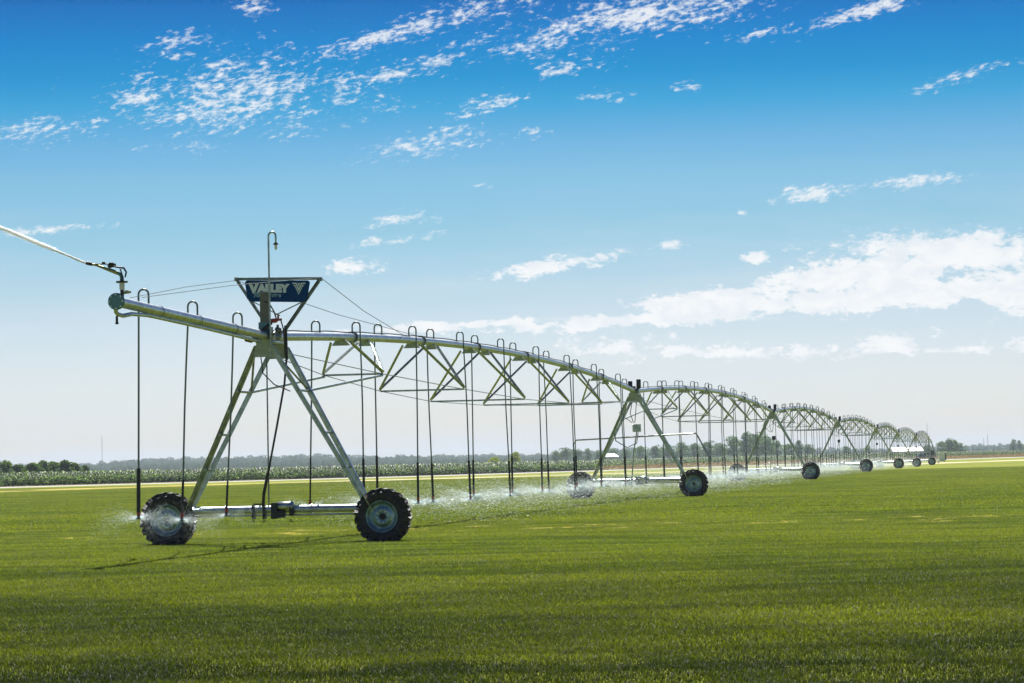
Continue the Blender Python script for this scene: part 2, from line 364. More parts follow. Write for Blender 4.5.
# ------------------------------------------------------------------ scattering by geometry nodes (ground cover, crop, woodland, spray)
def scatter(name, points, scales, rots, sources, seed=0, mat_=None):
    """one object: vertices carry scale, turn and variant; sources are instanced on them"""
    P = np.asarray(points, dtype=np.float32); me = bpy.data.meshes.new(name); me.vertices.add(len(P)); me.vertices.foreach_set('co', P.ravel())
    for an, arr, ty in (('sc', scales, 'FLOAT'), ('rt', rots, 'FLOAT')):
        a = me.attributes.new(an, ty, 'POINT'); a.data.foreach_set('value', np.asarray(arr, dtype=np.float32))
    rs = np.random.RandomState(seed); a = me.attributes.new('vr', 'INT', 'POINT'); a.data.foreach_set('value', rs.randint(0, len(sources), len(P)).astype(np.int32))
    o = bpy.data.objects.new(name, me); C.objects.link(o)
    g = bpy.data.node_groups.new(name + '_nodes', 'GeometryNodeTree')
    g.interface.new_socket('Geometry', in_out='INPUT', socket_type='NodeSocketGeometry'); g.interface.new_socket('Geometry', in_out='OUTPUT', socket_type='NodeSocketGeometry')
    N = g.nodes; L = g.links; gi = N.new('NodeGroupInput'); go = N.new('NodeGroupOutput')
    def at(nm, ty):
        q = N.new('GeometryNodeInputNamedAttribute'); q.data_type = ty; q.inputs[0].default_value = nm
        return [s for s in q.outputs if s.enabled][0]
    jn = N.new('GeometryNodeGeometryToInstance')
    for s_ in sources[::-1]:
        oi = N.new('GeometryNodeObjectInfo'); oi.inputs['Object'].default_value = s_; oi.inputs['As Instance'].default_value = True
        L.new(oi.outputs['Geometry'], jn.inputs[0])
    jg = N.new('GeometryNodeJoinGeometry')
    for l in list(jn.inputs[0].links): L.new(l.from_socket, jg.inputs[0])
    N.remove(jn)
    mp = N.new('GeometryNodeMeshToPoints'); L.new(gi.outputs[0], mp.inputs[0])
    ip = N.new('GeometryNodeInstanceOnPoints'); L.new(mp.outputs[0], ip.inputs['Points']); L.new(jg.outputs[0], ip.inputs['Instance'])
    ip.inputs['Pick Instance'].default_value = True; L.new(at('vr', 'INT'), ip.inputs['Instance Index'])
    cx = N.new('ShaderNodeCombineXYZ'); L.new(at('rt', 'FLOAT'), cx.inputs[2]); L.new(cx.outputs[0], ip.inputs['Rotation'])
    L.new(at('sc', 'FLOAT'), ip.inputs['Scale']); L.new(ip.outputs[0], go.inputs[0])
    o.modifiers.new('scatter', 'NODES').node_group = g
    return o
def source(name, me): return bpy.data.objects.new(name, me)

# grass turf: patches of bent blades
def f_grass(n):
    at = n.node('ShaderNodeAttribute', attribute_name='tone').outputs['Fac']
    p = pos(n); pf = n.vm('MULTIPLY', p, (1, 1, 0)); x, y, z = n.sep(p)
    base = n.mix(at, n.mix(n.smooth(y, 19, 52), (.017, .029, .003), (.084, .118, .008)), n.mix(n.smooth(y, 19, 52), (.108, .132, .010), (.375, .420, .028)))  # blades darkened toward the camera: vignette and shaded gaps painted into their colour
    big = n.noise(pf, .11, 4, .6); mid = n.noise(n.vm('MULTIPLY', p, (.35, 1.2, 0)), .8, 4, .65)
    base = n.mix(n.smooth(mid, .40, .62), n.mix(1.0, base, (.50, .56, .55), 'MULTIPLY'), base)
    base = n.mix(n.m('MULTIPLY', n.smooth(big, .42, .64), .6), base, n.mix(at, (.10, .125, .010), (.46, .47, .030)))
    base, _ = dry(n, base, p, pf, x, y)
    n.put(n.bsdf.inputs['Base Color'], base); n.bsdf.inputs['Roughness'].default_value = .5; n.bsdf.inputs['Specular IOR Level'].default_value = .35
    tr = n.node('ShaderNodeBsdfTranslucent'); n.put(tr.inputs[0], n.mix(1.0, base, (1.2, 1.33, .5), 'MULTIPLY'))
    mx_ = n.node('ShaderNodeMixShader'); mx_.inputs[0].default_value = .5
    n.l.new(n.bsdf.outputs[0], mx_.inputs[1]); n.l.new(tr.outputs[0], mx_.inputs[2]); n.l.new(mx_.outputs[0], n.out.inputs[0])
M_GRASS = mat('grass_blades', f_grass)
def turf_patch(size, count, h0, h1, w, seed, wild=0.02):
    rs = np.random.RandomState(seed); n = count
    x = rs.uniform(-size / 2, size / 2, n); y = rs.uniform(-size / 2, size / 2, n)
    h = rs.uniform(h0, h1, n); lw = rs.rand(n) < wild; h[lw] *= rs.uniform(1.3, 2.0, lw.sum())
    a = rs.uniform(0, 2 * PI, n); ln = rs.uniform(.3, 1.7, n) * h; b = a + rs.normal(0, .8, n)
    wv = rs.uniform(.7, 1.3, n) * w
    tone = np.clip(rs.beta(.8, 1.6, n), 0, 1)
    gx = np.sin(x * 19 + seed) * np.cos(y * 23 + 2 * np.sin(x * 7)); tone = np.clip(tone * (.9 + .7 * gx) , 0, 1); h *= 1 + .22 * gx; tone[rs.rand(n) < .015] = 1.0
    ax, ay = np.cos(a) * wv / 2, np.sin(a) * wv / 2; lx, ly = np.cos(b + PI / 2) * ln, np.sin(b + PI / 2) * ln
    z0 = np.full(n, -.01)
    V = np.stack([np.stack([x - ax, y - ay, z0], 1), np.stack([x + ax, y + ay, z0], 1),
                  np.stack([x + ax * .8 + lx * .35, y + ay * .8 + ly * .35, h * .6], 1), np.stack([x - ax * .8 + lx * .35, y - ay * .8 + ly * .35, h * .6], 1),
                  np.stack([x + lx, y + ly, h], 1)], 1).reshape(-1, 3)
    i = np.arange(n)[:, None] * 5
    Fc = np.concatenate([i + [0, 1, 2], i + [0, 2, 3], i + [3, 2, 4]])
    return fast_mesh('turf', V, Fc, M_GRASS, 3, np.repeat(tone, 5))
def field_points(y0, y1, step, margin, limit=None):
    out = []
    y = y0
    while y < y1:
        hw = y * .185 + margin
        x = -hw
        while x < hw:
            out.append((x + rnd.uniform(-.06, .06) * step, y + rnd.uniform(-.06, .06) * step)); x += step
        y += step
    return [(x, y, gz(y)) for x, y in out if (Vector((x, y)) - RA).dot(RN) < -4]
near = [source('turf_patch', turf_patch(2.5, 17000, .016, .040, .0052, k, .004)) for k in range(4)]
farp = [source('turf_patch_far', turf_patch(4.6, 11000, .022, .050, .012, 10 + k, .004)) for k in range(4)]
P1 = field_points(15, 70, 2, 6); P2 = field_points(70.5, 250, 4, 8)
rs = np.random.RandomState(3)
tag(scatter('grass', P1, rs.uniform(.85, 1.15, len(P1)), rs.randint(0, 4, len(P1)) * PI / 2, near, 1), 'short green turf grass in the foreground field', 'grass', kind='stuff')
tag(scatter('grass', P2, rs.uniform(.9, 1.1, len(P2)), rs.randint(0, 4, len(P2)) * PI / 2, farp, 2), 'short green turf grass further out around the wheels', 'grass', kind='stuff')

# crop: broad-leaved plants in rows beyond the track
def crop_plant(seed):
    r = random.Random(seed); V = []; Fc = []; tone = []
    for k in range(12):
        z = .12 + .90 * k / 11 + r.uniform(-.04, .04); a = k * 2.4 + r.uniform(-.4, .4); L = r.uniform(.50, .85) * (1.1 - .35 * k / 12); w = L * r.uniform(.34, .48)
        dx, dy = math.cos(a), math.sin(a); up = r.uniform(.05, .25); tn = r.random() ** 2.2
        if k > 9: up += .15
        c = [(0, 0), (L * .5, up * .8), (L, up * .35 - .04)]
        o = len(V)
        V += [(0, 0, z), (dx * c[1][0] - dy * w / 2, dy * c[1][0] + dx * w / 2, z + c[1][1] + .03), (dx * c[1][0], dy * c[1][0], z + c[1][1]),
              (dx * c[1][0] + dy * w / 2, dy * c[1][0] - dx * w / 2, z + c[1][1] + .03), (dx * c[2][0], dy * c[2][0], z + c[2][1])]
        Fc += [(o, o + 2, o + 1), (o, o + 3, o + 2), (o + 1, o + 2, o + 4), (o + 2, o + 3, o + 4)]; tone += [tn] * 5
    return fast_mesh('crop_plant', V, Fc, M_CROP, 3, tone)
cps = [source('crop_plant', crop_plant(s_)) for s_ in range(5)]
pts = []; weeds = []
for row in range(26):
    n_ = 8.5 + row * (1.0 if row < 16 else 2.5) ; s_ = -120 + rnd.random()
    while s_ < 620:
        x, y = road_pt(s_, n_ + rnd.uniform(-.1, .1)); s_ += rnd.uniform(.42, .68) * (1 if row < 16 else 1.6)
        px_here = 512 + F * x / y; q = min(max((px_here - 590) / 90, 0), 1)
        if n_ < 8.5 + 50 * q:
            if rnd.random() < .5 and n_ > 9: weeds.append((x, y, gz(y)))
            continue
        pts.append((x, y, gz(y)))
for row in range(20):                                     # the crop starts further back at the right
    s_ = 250 + rnd.random()
    while s_ < 640:
        x, y = road_pt(s_, 52 + row * 1.3); s_ += rnd.uniform(.5, .8)
        if 512 + F * x / y > 600: pts.append((x, y, gz(y)))
M_DRY = leafy('dry_weed_leaves', (.14, .075, .045), (.55, .44, .24), (.30, .26, .10), .3, .10, .7)
wsrc = []
for q in range(4):
    me_ = crop_plant(30 + q); me_.materials[0] = M_DRY; wsrc.append(source('dry_weed', me_))
tag(scatter('dry_weeds', weeds, rs.uniform(.28, .60, len(weeds)), rs.uniform(0, 6.28, len(weeds)), wsrc, 6), 'tan and brown dry weeds between the gravel track and the crop at right', 'weeds', kind='stuff')
tag(scatter('crop', pts, rs.uniform(.82, 1.22, len(pts)), rs.uniform(0, 6.28, len(pts)), cps, 4), 'rows of broad-leaved green crop plants beyond the gravel track', 'crop', kind='stuff')

# ------------------------------------------------------------------ trees
def crown_mesh(name, seed, w, h, base, mat_, n=1600, leaf=.5, lobes=9):
    r = np.random.RandomState(seed); cs = []
    for k in range(lobes):
        a = r.uniform(0, 2 * PI); q = r.uniform(.1, .62) * w / 2; zz = base + r.uniform(.16, .86) * (h - base)
        f = 1 - .55 * abs((zz - base) / (h - base) - .4)
        cs.append((math.cos(a) * q * f, math.sin(a) * q * f, zz, r.uniform(.2, .36) * w * f, r.uniform(.12, .25) * (h - base), r.uniform(0, 1)))
    cs.append((0, 0, base + (h - base) * .84, w * .17, (h - base) * .16, .7)); cs.append((0, 0, base + (h - base) * .4, w * .34, (h - base) * .36, .4))
    V = []; T = []
    per = n // len(cs)
    for (x, y, z, rw, rh, tn) in cs:
        v = r.normal(size=(per, 3)); v /= np.linalg.norm(v, axis=1)[:, None]; v *= (r.uniform(.55, 1.08, per) ** .6)[:, None]
        p = v * [rw, rw, rh] + [x, y, z]
        e1 = r.normal(size=(per, 3)); e1 /= np.linalg.norm(e1, axis=1)[:, None]; e2 = np.cross(e1, r.normal(size=(per, 3))); e2 /= np.linalg.norm(e2, axis=1)[:, None]
        s_ = r.uniform(.5, 1.2, per)[:, None] * leaf
        V.append(np.stack([p - e1 * s_ * .5, p + e2 * s_ * .4, p + e1 * s_ * .5, p - e2 * s_ * .35], 1).reshape(-1, 3))
        T.append(np.repeat(np.clip(tn * .6 + r.uniform(0, .4, per), 0, 1), 4))
    V = np.concatenate(V); Fc = np.arange(len(V)).reshape(-1, 4)
    return fast_mesh(name, V, Fc, mat_, 4, np.concatenate(T))
def trunk_mesh(seed, h, base, r0):
    r = random.Random(seed); m = MB()
    m.path([(0, 0, -.3), (r.uniform(-.1, .1), 0, base * .6), (r.uniform(-.2, .2), .1, base + (h - base) * .3), (0, 0, base + (h - base) * .75)], [r0 * 1.25, r0, r0 * .7, r0 * .2], 8)
    for k in range(6):
        a = k * 1.1 + r.random(); z = base + (h - base) * r.uniform(.0, .4); L = (h - base) * r.uniform(.25, .42)
        m.path([(0, 0, z), (math.cos(a) * L * .5, math.sin(a) * L * .5, z + L * .35), (math.cos(a) * L, math.sin(a) * L, z + L * .9)], [r0 * .5, r0 * .3, r0 * .1], 5)
    return m.mesh('trunk', M_BARK)
# unit trees, 10 m tall, four crowns of each kind
CRO = {'round': [crown_mesh('crown', 40 + k, 8.5, 10, 1.4, M_TREE, 2200, .55, 11) for k in range(4)],
       'tall': [crown_mesh('crown', 60 + k, 5.0, 10, 1.0, M_TREE, 1600, .5, 9) for k in range(4)],
       'young': [crown_mesh('crown', 80 + k, 5.5, 10, .5, M_TREE, 1500, .75, 8) for k in range(4)],
       'yellow': [crown_mesh('crown', 90, 13, 10, .3, M_YEL, 1500, 1.0, 9)]}
TRK = [trunk_mesh(k, 10, 2.0, .28) for k in range(4)]
def tree(px, Y, h, kind, k, label, cat='tree', group=None, name='tree', wide=1.0):
    """px: column of the picture where its crown stands"""
    X = (px - 512) * Y / F; k2 = k % len(CRO[kind])
    o = empty(name, (X, Y, gz(Y)), k * 1.7, label, cat, group)
    c = part('crown', CRO[kind][k2], o); b = part('trunk', TRK[k % 4], o); s_ = h / 10
    c.scale = (s_ * wide, s_ * wide, s_); b.scale = (s_, s_, s_)
    return o
g1 = 'dark green young trees at the left edge beyond the crop'
for i, (px, h, kd, w, lb) in enumerate([
        (-14, 3.3, 'young', 1.5, 'dark green tree cut by the left edge of the field view'), (5, 3.7, 'young', 1.15, 'tallest pointed dark green tree at far left behind the crop'),
        (17, 3.1, 'young', 1.5, 'low broad dark green tree right of the pointed leftmost tree'), (29, 3.3, 'young', 1.4, 'dark green rounded tree, third in the left tree row'),
        (41, 3.7, 'young', 1.1, 'dark green tree with narrow top in the middle of the left row'), (51, 3.4, 'young', 1.4, 'bushy dark green tree, third from the right end of the left row'),
        (62, 3.6, 'young', 1.2, 'dark green tree with raised top, second from the right end of the left row'), (72, 3.2, 'young', 1.2, 'dark green tree ending the left row on its right')]):
    tree(px, 410 + (i % 3) * 6, h * .90, kd, i, lb, group=g1, wide=w * 1.75)
tree(83, 422, 2.5, 'young', 2, 'small low shrub just right of the left tree row', 'shrub', name='shrub', wide=1.2)
tree(513, 760, 4.1, 'yellow', 0, 'bright yellow-green round bush above the crop near mid picture', 'bush', name='bush', wide=.75)
tree(492, 790, 2.9, 'yellow', 0, 'lower pale yellow-green bush left of the bright round bush', 'bush', name='bush', wide=1.3)
g2 = 'trees standing beyond the crop field'
mid = [(556, 1350, 5.5, 'round', 'greyish green tree left of the first dark clump behind the second tower'), (566, 1320, 7.0, 'round', 'full crowned tree standing behind the second tower left wheel'), (577, 1360, 6.0, 'round', 'round tree between two taller ones behind the second tower wheel'),
       (588, 1380, 6.4, 'tall', 'narrow tree just left of the white barn roof'), (598, 1400, 5.0, 'round', 'low tree touching the left end of the white barn'), (626, 1500, 6.0, 'round', 'dim tree right of the white barn roof'), (612, 1550, 6.5, 'round', 'dim tree rising behind the white barn roof'),
       (640, 1250, 6.6, 'round', 'tree seen below the hanging control box of the second tower'), (655, 1240, 6.4, 'round', 'round tree right of the hanging control box'), (668, 1230, 7.0, 'round', 'tree behind the right leg of the second tower'), (681, 1220, 7.4, 'round', 'dense tree just above the right wheel of the second tower'),
       (694, 1230, 7.2, 'round', 'dense tree right of the second tower, start of the long clump'), (707, 1220, 7.5, 'round', 'second tree of the long clump right of the second tower'), (720, 1210, 7.0, 'round', 'low tree left of the tallest trees near the third tower'), (733, 1190, 9.2, 'round', 'tall tree on the left shoulder of the tallest clump'),
       (745, 1170, 10.6, 'tall', 'tallest tree of all, left of the third tower top'), (754, 1180, 10.0, 'round', 'broad tall tree beside the tallest one'), (765, 1190, 9.2, 'round', 'tree on the right shoulder of the tallest clump'), (776, 1200, 7.4, 'round', 'tree behind the right leg of the third tower'),
       (788, 1250, 6.2, 'round', 'low tree ending the clump by the third tower'), (799, 1260, 7.6, 'tall', 'slim tree between third and fourth towers'), (808, 1300, 6.0, 'round', 'small round tree above the right wheel of the third tower'),
       (928, 1500, 5.2, 'round', 'dim low tree behind the pivot point'), (942, 1190, 5.6, 'round', 'left tree of the dark clump right of the pivot point'), (949, 1180, 6.2, 'round', 'middle and highest tree of the dark clump right of the pivot point'), (955, 1200, 6.0, 'tall', 'upright tree of the dark clump right of the pivot point'),
       (960, 1210, 4.8, 'round', 'lowest tree at the right end of the dark clump'), (1013, 1600, 7.0, 'tall', 'left one of two small upright trees near the right edge'), (1019, 1600, 6.6, 'tall', 'right one of two small upright trees near the right edge'),
       (1035, 1550, 5.6, 'round', 'round tree just past the right edge of the track'), (868, 1500, 5.0, 'round', 'dim low tree between the fourth and fifth towers'), (846, 1550, 5.4, 'round', 'dim low tree left of the fourth tower legs')]
for i, (px, Y, h, kd, lb) in enumerate(mid):
    tree(px - ROLL * 112, Y, h * 1.06, kd, i, lb, group=g2, wide=1.4)
# distant woods that read as one mass
wd = [source('wood_tree', crown_mesh('wood_tree', 120 + k, 13, 10, .0, M_WOOD_FAR, 340, 1.7, 7)) for k in range(5)]
def woods(name, rows, x0, x1, label, seed):
    r = random.Random(seed); P = []; Sc = []
    for (Y, h, step) in rows:
        px = x0
        while px < x1:
            X = (px - 512) * Y / F; env = .86 + .16 * math.sin(px * .013 + seed) + .10 * math.sin(px * .041 + Y)
            P.append((X, Y + r.uniform(-30, 30), gz(Y) - .2)); Sc.append(h / 10 * env * r.uniform(.78, 1.18)); px += step * r.uniform(.6, 1.4)
    o = scatter(name, P, Sc, [r.uniform(0, 6.28) for _ in P], wd, seed); return tag(o, label, 'woodland', kind='stuff')
woods('distant_woodland', [(3400, 12.4, 3.0), (3200, 11.6, 3.5), (2900, 10.2, 3.5), (2600, 7.6, 3.5), (2300, 5.6, 4), (2100, 4.4, 4)], -160, 640, 'blue hazy line of distant woods along the left horizon', 11)
woods('distant_woodland', [(3600, 10.4, 3), (3200, 9.0, 3.5), (2700, 6.2, 4), (2400, 4.8, 4)], 600, 1200, 'blue hazy line of distant woods along the right horizon', 12)

# ------------------------------------------------------------------ the irrigation machine
TH = math.atan(507 / F)                                  # its line runs this far off the view axis
U = [1.0, 1.94, 3.01, 4.08, 5.15, 6.03, 7.05, 8.05]       # distances of the seven towers and the pivot, in units of 54.17 m
UM = 54.17 / math.cos(TH)
def at_u(u): return ((507 * u - 747.4) / 53, 54.17 * u)
TZ = []
for u in U:
    x, y = at_u(u); TZ.append(gz(y))
PH = 3.90                                                 # pipe height at the towers
RP = .084
r2 = random.Random(21)

# wheel, shared
def tyre_mesh():
    m = MB(); R0 = .465
    prof = [(.30, -.115), (.34, -.15), (.42, -.165), (R0 - .01, -.15), (R0, -.11), (R0 + .006, 0), (R0, .11), (R0 - .01, .15), (.42, .165), (.34, .15), (.30, .115), (.29, 0), (.30, -.115)]
    m.lathe([(r, p) for r, p in prof], 'Y', 40)
    nl = 20
    for k in range(nl):
        for sgn in (-1, 1):
            a0 = 2 * PI * (k + (.5 if sgn > 0 else 0)) / nl; secs = []
            for yy, aa, ri, ro, wd_ in ((.0, 0, R0 - .01, R0 + .068, .045), (.10, .10, R0 - .01, R0 + .070, .052), (.163, .20, R0 - .02, R0 + .055, .065), (.172, .22, .395, R0 + .01, .055)):
                for da, rr in ((-wd_, ri), (wd_, ri), (wd_ * .8, ro), (-wd_ * .8, ro)):
                    a = a0 + aa + da; secs.append((rr * math.cos(a), sgn * yy, rr * math.sin(a)))
            fs = [(3, 2, 1, 0), (12, 13, 14, 15)] + [(j * 4 + q, j * 4 + (q + 1) % 4, j * 4 + 4 + (q + 1) % 4, j * 4 + 4 + q) for j in range(3) for q in range(4)]
            if sgn < 0: fs = [tuple(reversed(f)) for f in fs]
            m.add(secs, fs)
    return m.mesh('tyre', M_TYRE)
def rim_mesh():
    m = MB()
    m.lathe([(.305, -.125), (.300, -.135), (.285, -.125), (.262, -.09), (.235, -.055), (.21, -.05), (.17, -.075), (.135, -.085), (.10, -.08), (.07, -.07), (.001, -.07)], 'Y', 40)
    m.lathe([(.305, .125), (.285, .125), (.25, .07), (.001, .05)], 'Y', 32)
    return m.mesh('rim', M_RIM)
def hub_mesh():
    m = MB(); m.lathe([(.001, -.135), (.045, -.135), (.055, -.12), (.06, -.07), (.06, .14), (.001, .14)], 'Y', 16); return m.mesh('hub', M_DARK)
def bolt_mesh(): m = MB(); m.lathe([(.001, -.022), (.016, -.022), (.016, 0)], 'Y', 6, smooth=False); return m.mesh('bolt', M_PIPE)
ME_TYRE, ME_RIM, ME_HUB, ME_BOLT = tyre_mesh(), rim_mesh(), hub_mesh(), bolt_mesh()

def tower(k, label, detail):
    """a drive tower standing across the line: two wheels, base beam, four legs, apex plates"""
    x, y = at_u(U[k]); z = gz(y)
    t_ = empty('drive_tower', (x, y, z), -TH, label, 'irrigation tower', 'drive towers of the irrigation machine')
    for sx in (-1, 1):
        w = part('wheel', None, t_); w.location = (sx * 2.085, 0, .475)
        part('tyre', ME_TYRE, w).rotation_euler = (0, .31 * (k + sx), 0); part('rim', ME_RIM, w); part('hub', ME_HUB, w)
        if detail > 1:
            for j in range(8):
                a = 2 * PI * j / 8 + .2; part('bolt', ME_BOLT, w, (.11 * math.cos(a), -.08, .11 * math.sin(a)))
        m = MB(); m.box((sx * 1.97, .16, .50), (.26, .16, .24)); m.lathe([(.001, -.05), (.09, -.05), (.11, .0), (.09, .1), (.001, .1)], 'Y', 14, (sx * 2.085, .18, .48)); m.bar((sx * 1.85, .12, .56), (sx * 1.55, .05, .62), .1)
        m.build('wheel_gearbox', M_DARK, t_)
    m = MB(); m.tube((-1.90, 0.02, .64), (1.90, .02, .64), .078, 12); m.lathe([(.10, -.012), (.10, .012)], 'X', 14, (.72, .02, .64)); m.lathe([(.10, -.012), (.10, .012)], 'X', 14, (-.95, .02, .64))
    m.build('base_beam', M_PIPE, t_)
    m = MB(); m.tube((-1.86, -.06, .535), (1.86, -.06, .535), .022, 8); m.build('drive_shaft', M_PIPE, t_)
    m = MB(); c = .22
    m.path([(c - .17, -.05, .70), (c - .15, -.05, .70), (c - .14, -.05, .70), (c + .13, -.05, .70), (c + .15, -.05, .70), (c + .17, -.05, .70)], [.04, .075, .092, .092, .075, .03], 16)
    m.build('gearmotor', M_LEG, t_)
    m = MB(); m.box((c - .2, -.05, .62), (.12, .20, .30)); m.box((c - .1, -.06, .55), (.18, .16, .12)); m.build('motor_gearcase', M_DARK, t_)
    MB().box((c + .14, -.05, .605), (.05, .14, .16)).build('motor_mount', M_DARK, t_)
    if detail:
        for j, xx in enumerate((-.40, -.19, .33)):
            m = MB(); m.box((xx, -.04, .60), (.035, .20, .26 if j < 2 else .16)); m.lathe([(.018, -.008), (.032, 0), (.018, .008)], 'Y', 10, (xx, -.10, .43)); m.build('bracket', M_DARK, t_)
        MB().bar((-.40, -.1, .75), (-.19, -.1, .75), .03).build('bracket_bar', M_DARK, t_)
    # legs: from the two apex plates down to the beam ends
    top, bot = 3.70, .60
    xt, xb = .13, 1.70
    for sx in (-1, 1):
        for sy in (-1, 1):
            a = Vector((sx * xt, sy * .55, top)); b = Vector(((1.86 if sx > 0 else -1.68), sy * .075, bot))
            m = MB()
            # angle iron: two flanges
            tg = (b - a).normalized(); side = Vector((sx, 0, .5)); side = (side - tg * side.dot(tg)).normalized()
            m.bar(a, b, .012, .085); a2 = a + side * .052 + Vector((0, -sy * .045, 0)); b2 = b + side * .052 + Vector((0, -sy * .045, 0))
            nrm = tg.cross(side).normalized()
            vs = []
            for p in (a + side * .040, b + side * .040):
                for i, j in ((0, 0), (.085, 0), (.085, .012), (0, .012)): vs.append(p - nrm * (sx * sy * -1) * i * -1 + side * j)
            m.add(vs, [(0, 1, 2, 3), (7, 6, 5, 4), (0, 4, 5, 1), (1, 5, 6, 2), (2, 6, 7, 3), (3, 7, 4, 0)])
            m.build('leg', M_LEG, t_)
        def on(z, sy):
            q = (top - z) / (top - bot); return Vector((sx * (xt + ((1.86 if sx > 0 else 1.68) - xt) * q), sy * (.55 + (.075 - .55) * q), z))
        for z_ in (2.87, 2.07, 1.42) if detail else (2.87,):
            MB().tube(on(z_, -1) - Vector((0, .08, 0)), on(z_, 1) + Vector((0, .08, 0)), .024, 8).build('crossbar', M_STEEL, t_)
        MB().bar(on(3.55, -1), on(2.9, 1), .04, .015).build('leg_brace', M_DULL, t_)
        MB().box((sx * 1.72, 0, .66), (.16, .22, .06)).build('foot_plate', M_STEEL, t_)
    for sy in (-1, 1):
        m = MB(); y_ = sy * .55
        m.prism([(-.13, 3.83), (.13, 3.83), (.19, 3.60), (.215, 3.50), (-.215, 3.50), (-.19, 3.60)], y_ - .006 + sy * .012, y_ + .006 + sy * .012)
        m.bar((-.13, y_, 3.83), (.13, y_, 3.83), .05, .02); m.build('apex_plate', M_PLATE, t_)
    m = MB(); m.tube((-.14, -.55, 3.78), (-.14, .55, 3.78), .03, 8); m.tube((.14, -.55, 3.78), (.14, .55, 3.78), .03, 8); m.build('apex_rail', M_STEEL, t_)
    # flexible joint of the pipe over the tower
    m = MB(); m.lathe([(.084, -.42), (.13, -.42), (.13, -.38), (.10, -.37), (.10, .12), (.13, .13), (.13, .17), (.084, .17)], 'Y', 18, (0, 0, PH)); m.build('pipe_joint', M_DULL, t_)
    m = MB(); m.box((.0, -.15, PH + .12), (.10, .16, .12)); m.box((-.07, -.3, PH + .10), (.08, .1, .16)); m.tube((-.2, -.3, PH + .08), (.22, -.25, PH + .09), .025, 8); m.tube((.16, -.5, PH + .02), (.16, -.2, PH + .12), .03, 8)
    m.build('joint_linkage', M_DARK if detail < 2 else M_DULL, t_)
    return t_

LABT = ['nearest drive tower with two big lugged wheels, four splayed legs and the sign above it',
        'second drive tower, carrying a hanging control box and a wide horizontal bar',
        'third drive tower from the left, its left wheel in spray', 'fourth drive tower, its legs crossing behind the third span',
        'fifth drive tower along the line, small in the distance', 'sixth drive tower, second to last before the pivot', 'seventh and farthest drive tower, just before the pivot']
towers = [tower(k, LABT[k], 2 if k == 0 else 1 if k < 4 else 0) for k in range(7)]
T1 = towers[0]
# things only on the first tower
m = MB(); m.box((-.01, -.42, 4.42), (.16, .14, .54)); m.build('control_box', M_GREYBOX, T1, .008)
m = MB(); m.box((-.01, -.42, 4.71), (.18, .165, .03)); m.build('box_lid', M_DULL, T1)
m = MB(); m.box((-.02, -.42, 4.09), (.20, .15, .13)); m.tube((-.13, -.42, 4.08), (.1, -.42, 4.0), .03, 8); m.tube((-.02, -.42, 4.06), (0, -.35, 3.9), .05, 10); m.box((0, -.45, 3.98), (.2, .1, .07)); m.build('box_base', M_TEAL, T1)
m = MB(); m.lathe([(.001, -.06), (.035, -.06), (.045, 0), (.035, .06), (.001, .06)], 'X', 12, (.17, -.45, 4.18)); m.tube((.08, -.45, 4.17), (.32, -.45, 4.20), .022, 8); m.tube((.25, -.45, 4.2), (.25, -.45, 4.28), .02, 8); m.build('red_valve', M_RED, T1)
m = MB(); m.path([(-.34, -.62, 3.83), (-.22, -.66, 3.80), (-.10, -.66, 3.86), (.02, -.6, 4.02), (.13, -.5, 4.14)], .034, 10); m.build('water_hose', M_HOSE, T1)
m = MB(); m.path([(.0, -.5, 4.55), (.1, -.5, 4.5), (.18, -.48, 4.35), (.22, -.46, 4.2)], .013, 6); m.path([(.3, -.46, 4.2), (.34, -.4, 4.0), (.33, -.3, 3.5)], .013, 6); m.build('cable', M_HOSE, T1)
m = MB()
for (x_, y_, z_, r_) in ((-.05, -.5, 3.98, .05), (.1, -.5, 3.93, .045), (.2, -.3, 4.02, .05), (-.22, -.55, 3.93, .04), (.28, -.4, 3.95, .035)):
    m.lathe([(.001, -r_), (r_, -r_ * .7), (r_, r_ * .7), (.001, r_)], 'Y', 10, (x_, y_, z_)); m.tube((x_, y_, z_ - .09), (x_, y_, z_ + .09), r_ * .5, 8)
m.build('valve_fittings', M_DULL, T1)
m = MB(); m.tube((.30, -.1, 4.1), (.31, -.1, 3.45), .028, 8); m.path([(.31, -.1, 3.5), (.27, -.15, 3.0), (.12, -.2, 2.2), (-.05, -.2, 1.4), (-.16, -.18, .95)], .020, 8); m.path([(-.065, -.2, 1.34), (-.16, -.18, .95), (-.2, -.1, .7)], .030, 8)
m.build('motor_cable', M_HOSE, T1)
m = MB(); m.path([(-.12, -.4, 3.6), (-.05, -.5, 3.2), (.18, -.55, 2.98), (.48, -.52, 2.85)], .011, 6); m.build('loose_cable', M_HOSE, T1)
m = MB(); m.tube((-.13, .1, 3.8), (-.14, .1, .72), .014, 8); m.build('drain_pipe', M_DULL, T1)
# mast with crook and run lamp
m = MB(); px_, py_ = .12, -.56
m.path([(px_, py_, 3.5), (px_, py_, 5.76)] + [(px_ + .07 - .07 * math.cos(a), py_, 5.76 + .075 * math.sin(a)) for a in [PI * q / 8 for q in range(1, 9)]] + [(px_ + .14, py_, 5.64)], .018, 8); mast = m.build('mast_pipe', M_STEEL, T1)
m = MB(); m.lathe([(.001, 0), (.022, 0), (.05, -.03), (.05, -.045), (.001, -.045)], 'Z', 12, (px_ + .14, py_, 5.64)); m.build('lamp_holder', M_DARK, mast)
m = MB(); m.lathe([(.02, -.045), (.03, -.09), (.022, -.13), (.001, -.15)], 'Z', 12, (px_ + .14, py_, 5.64)); m.build('lamp_bulb', M_WHITE, mast)
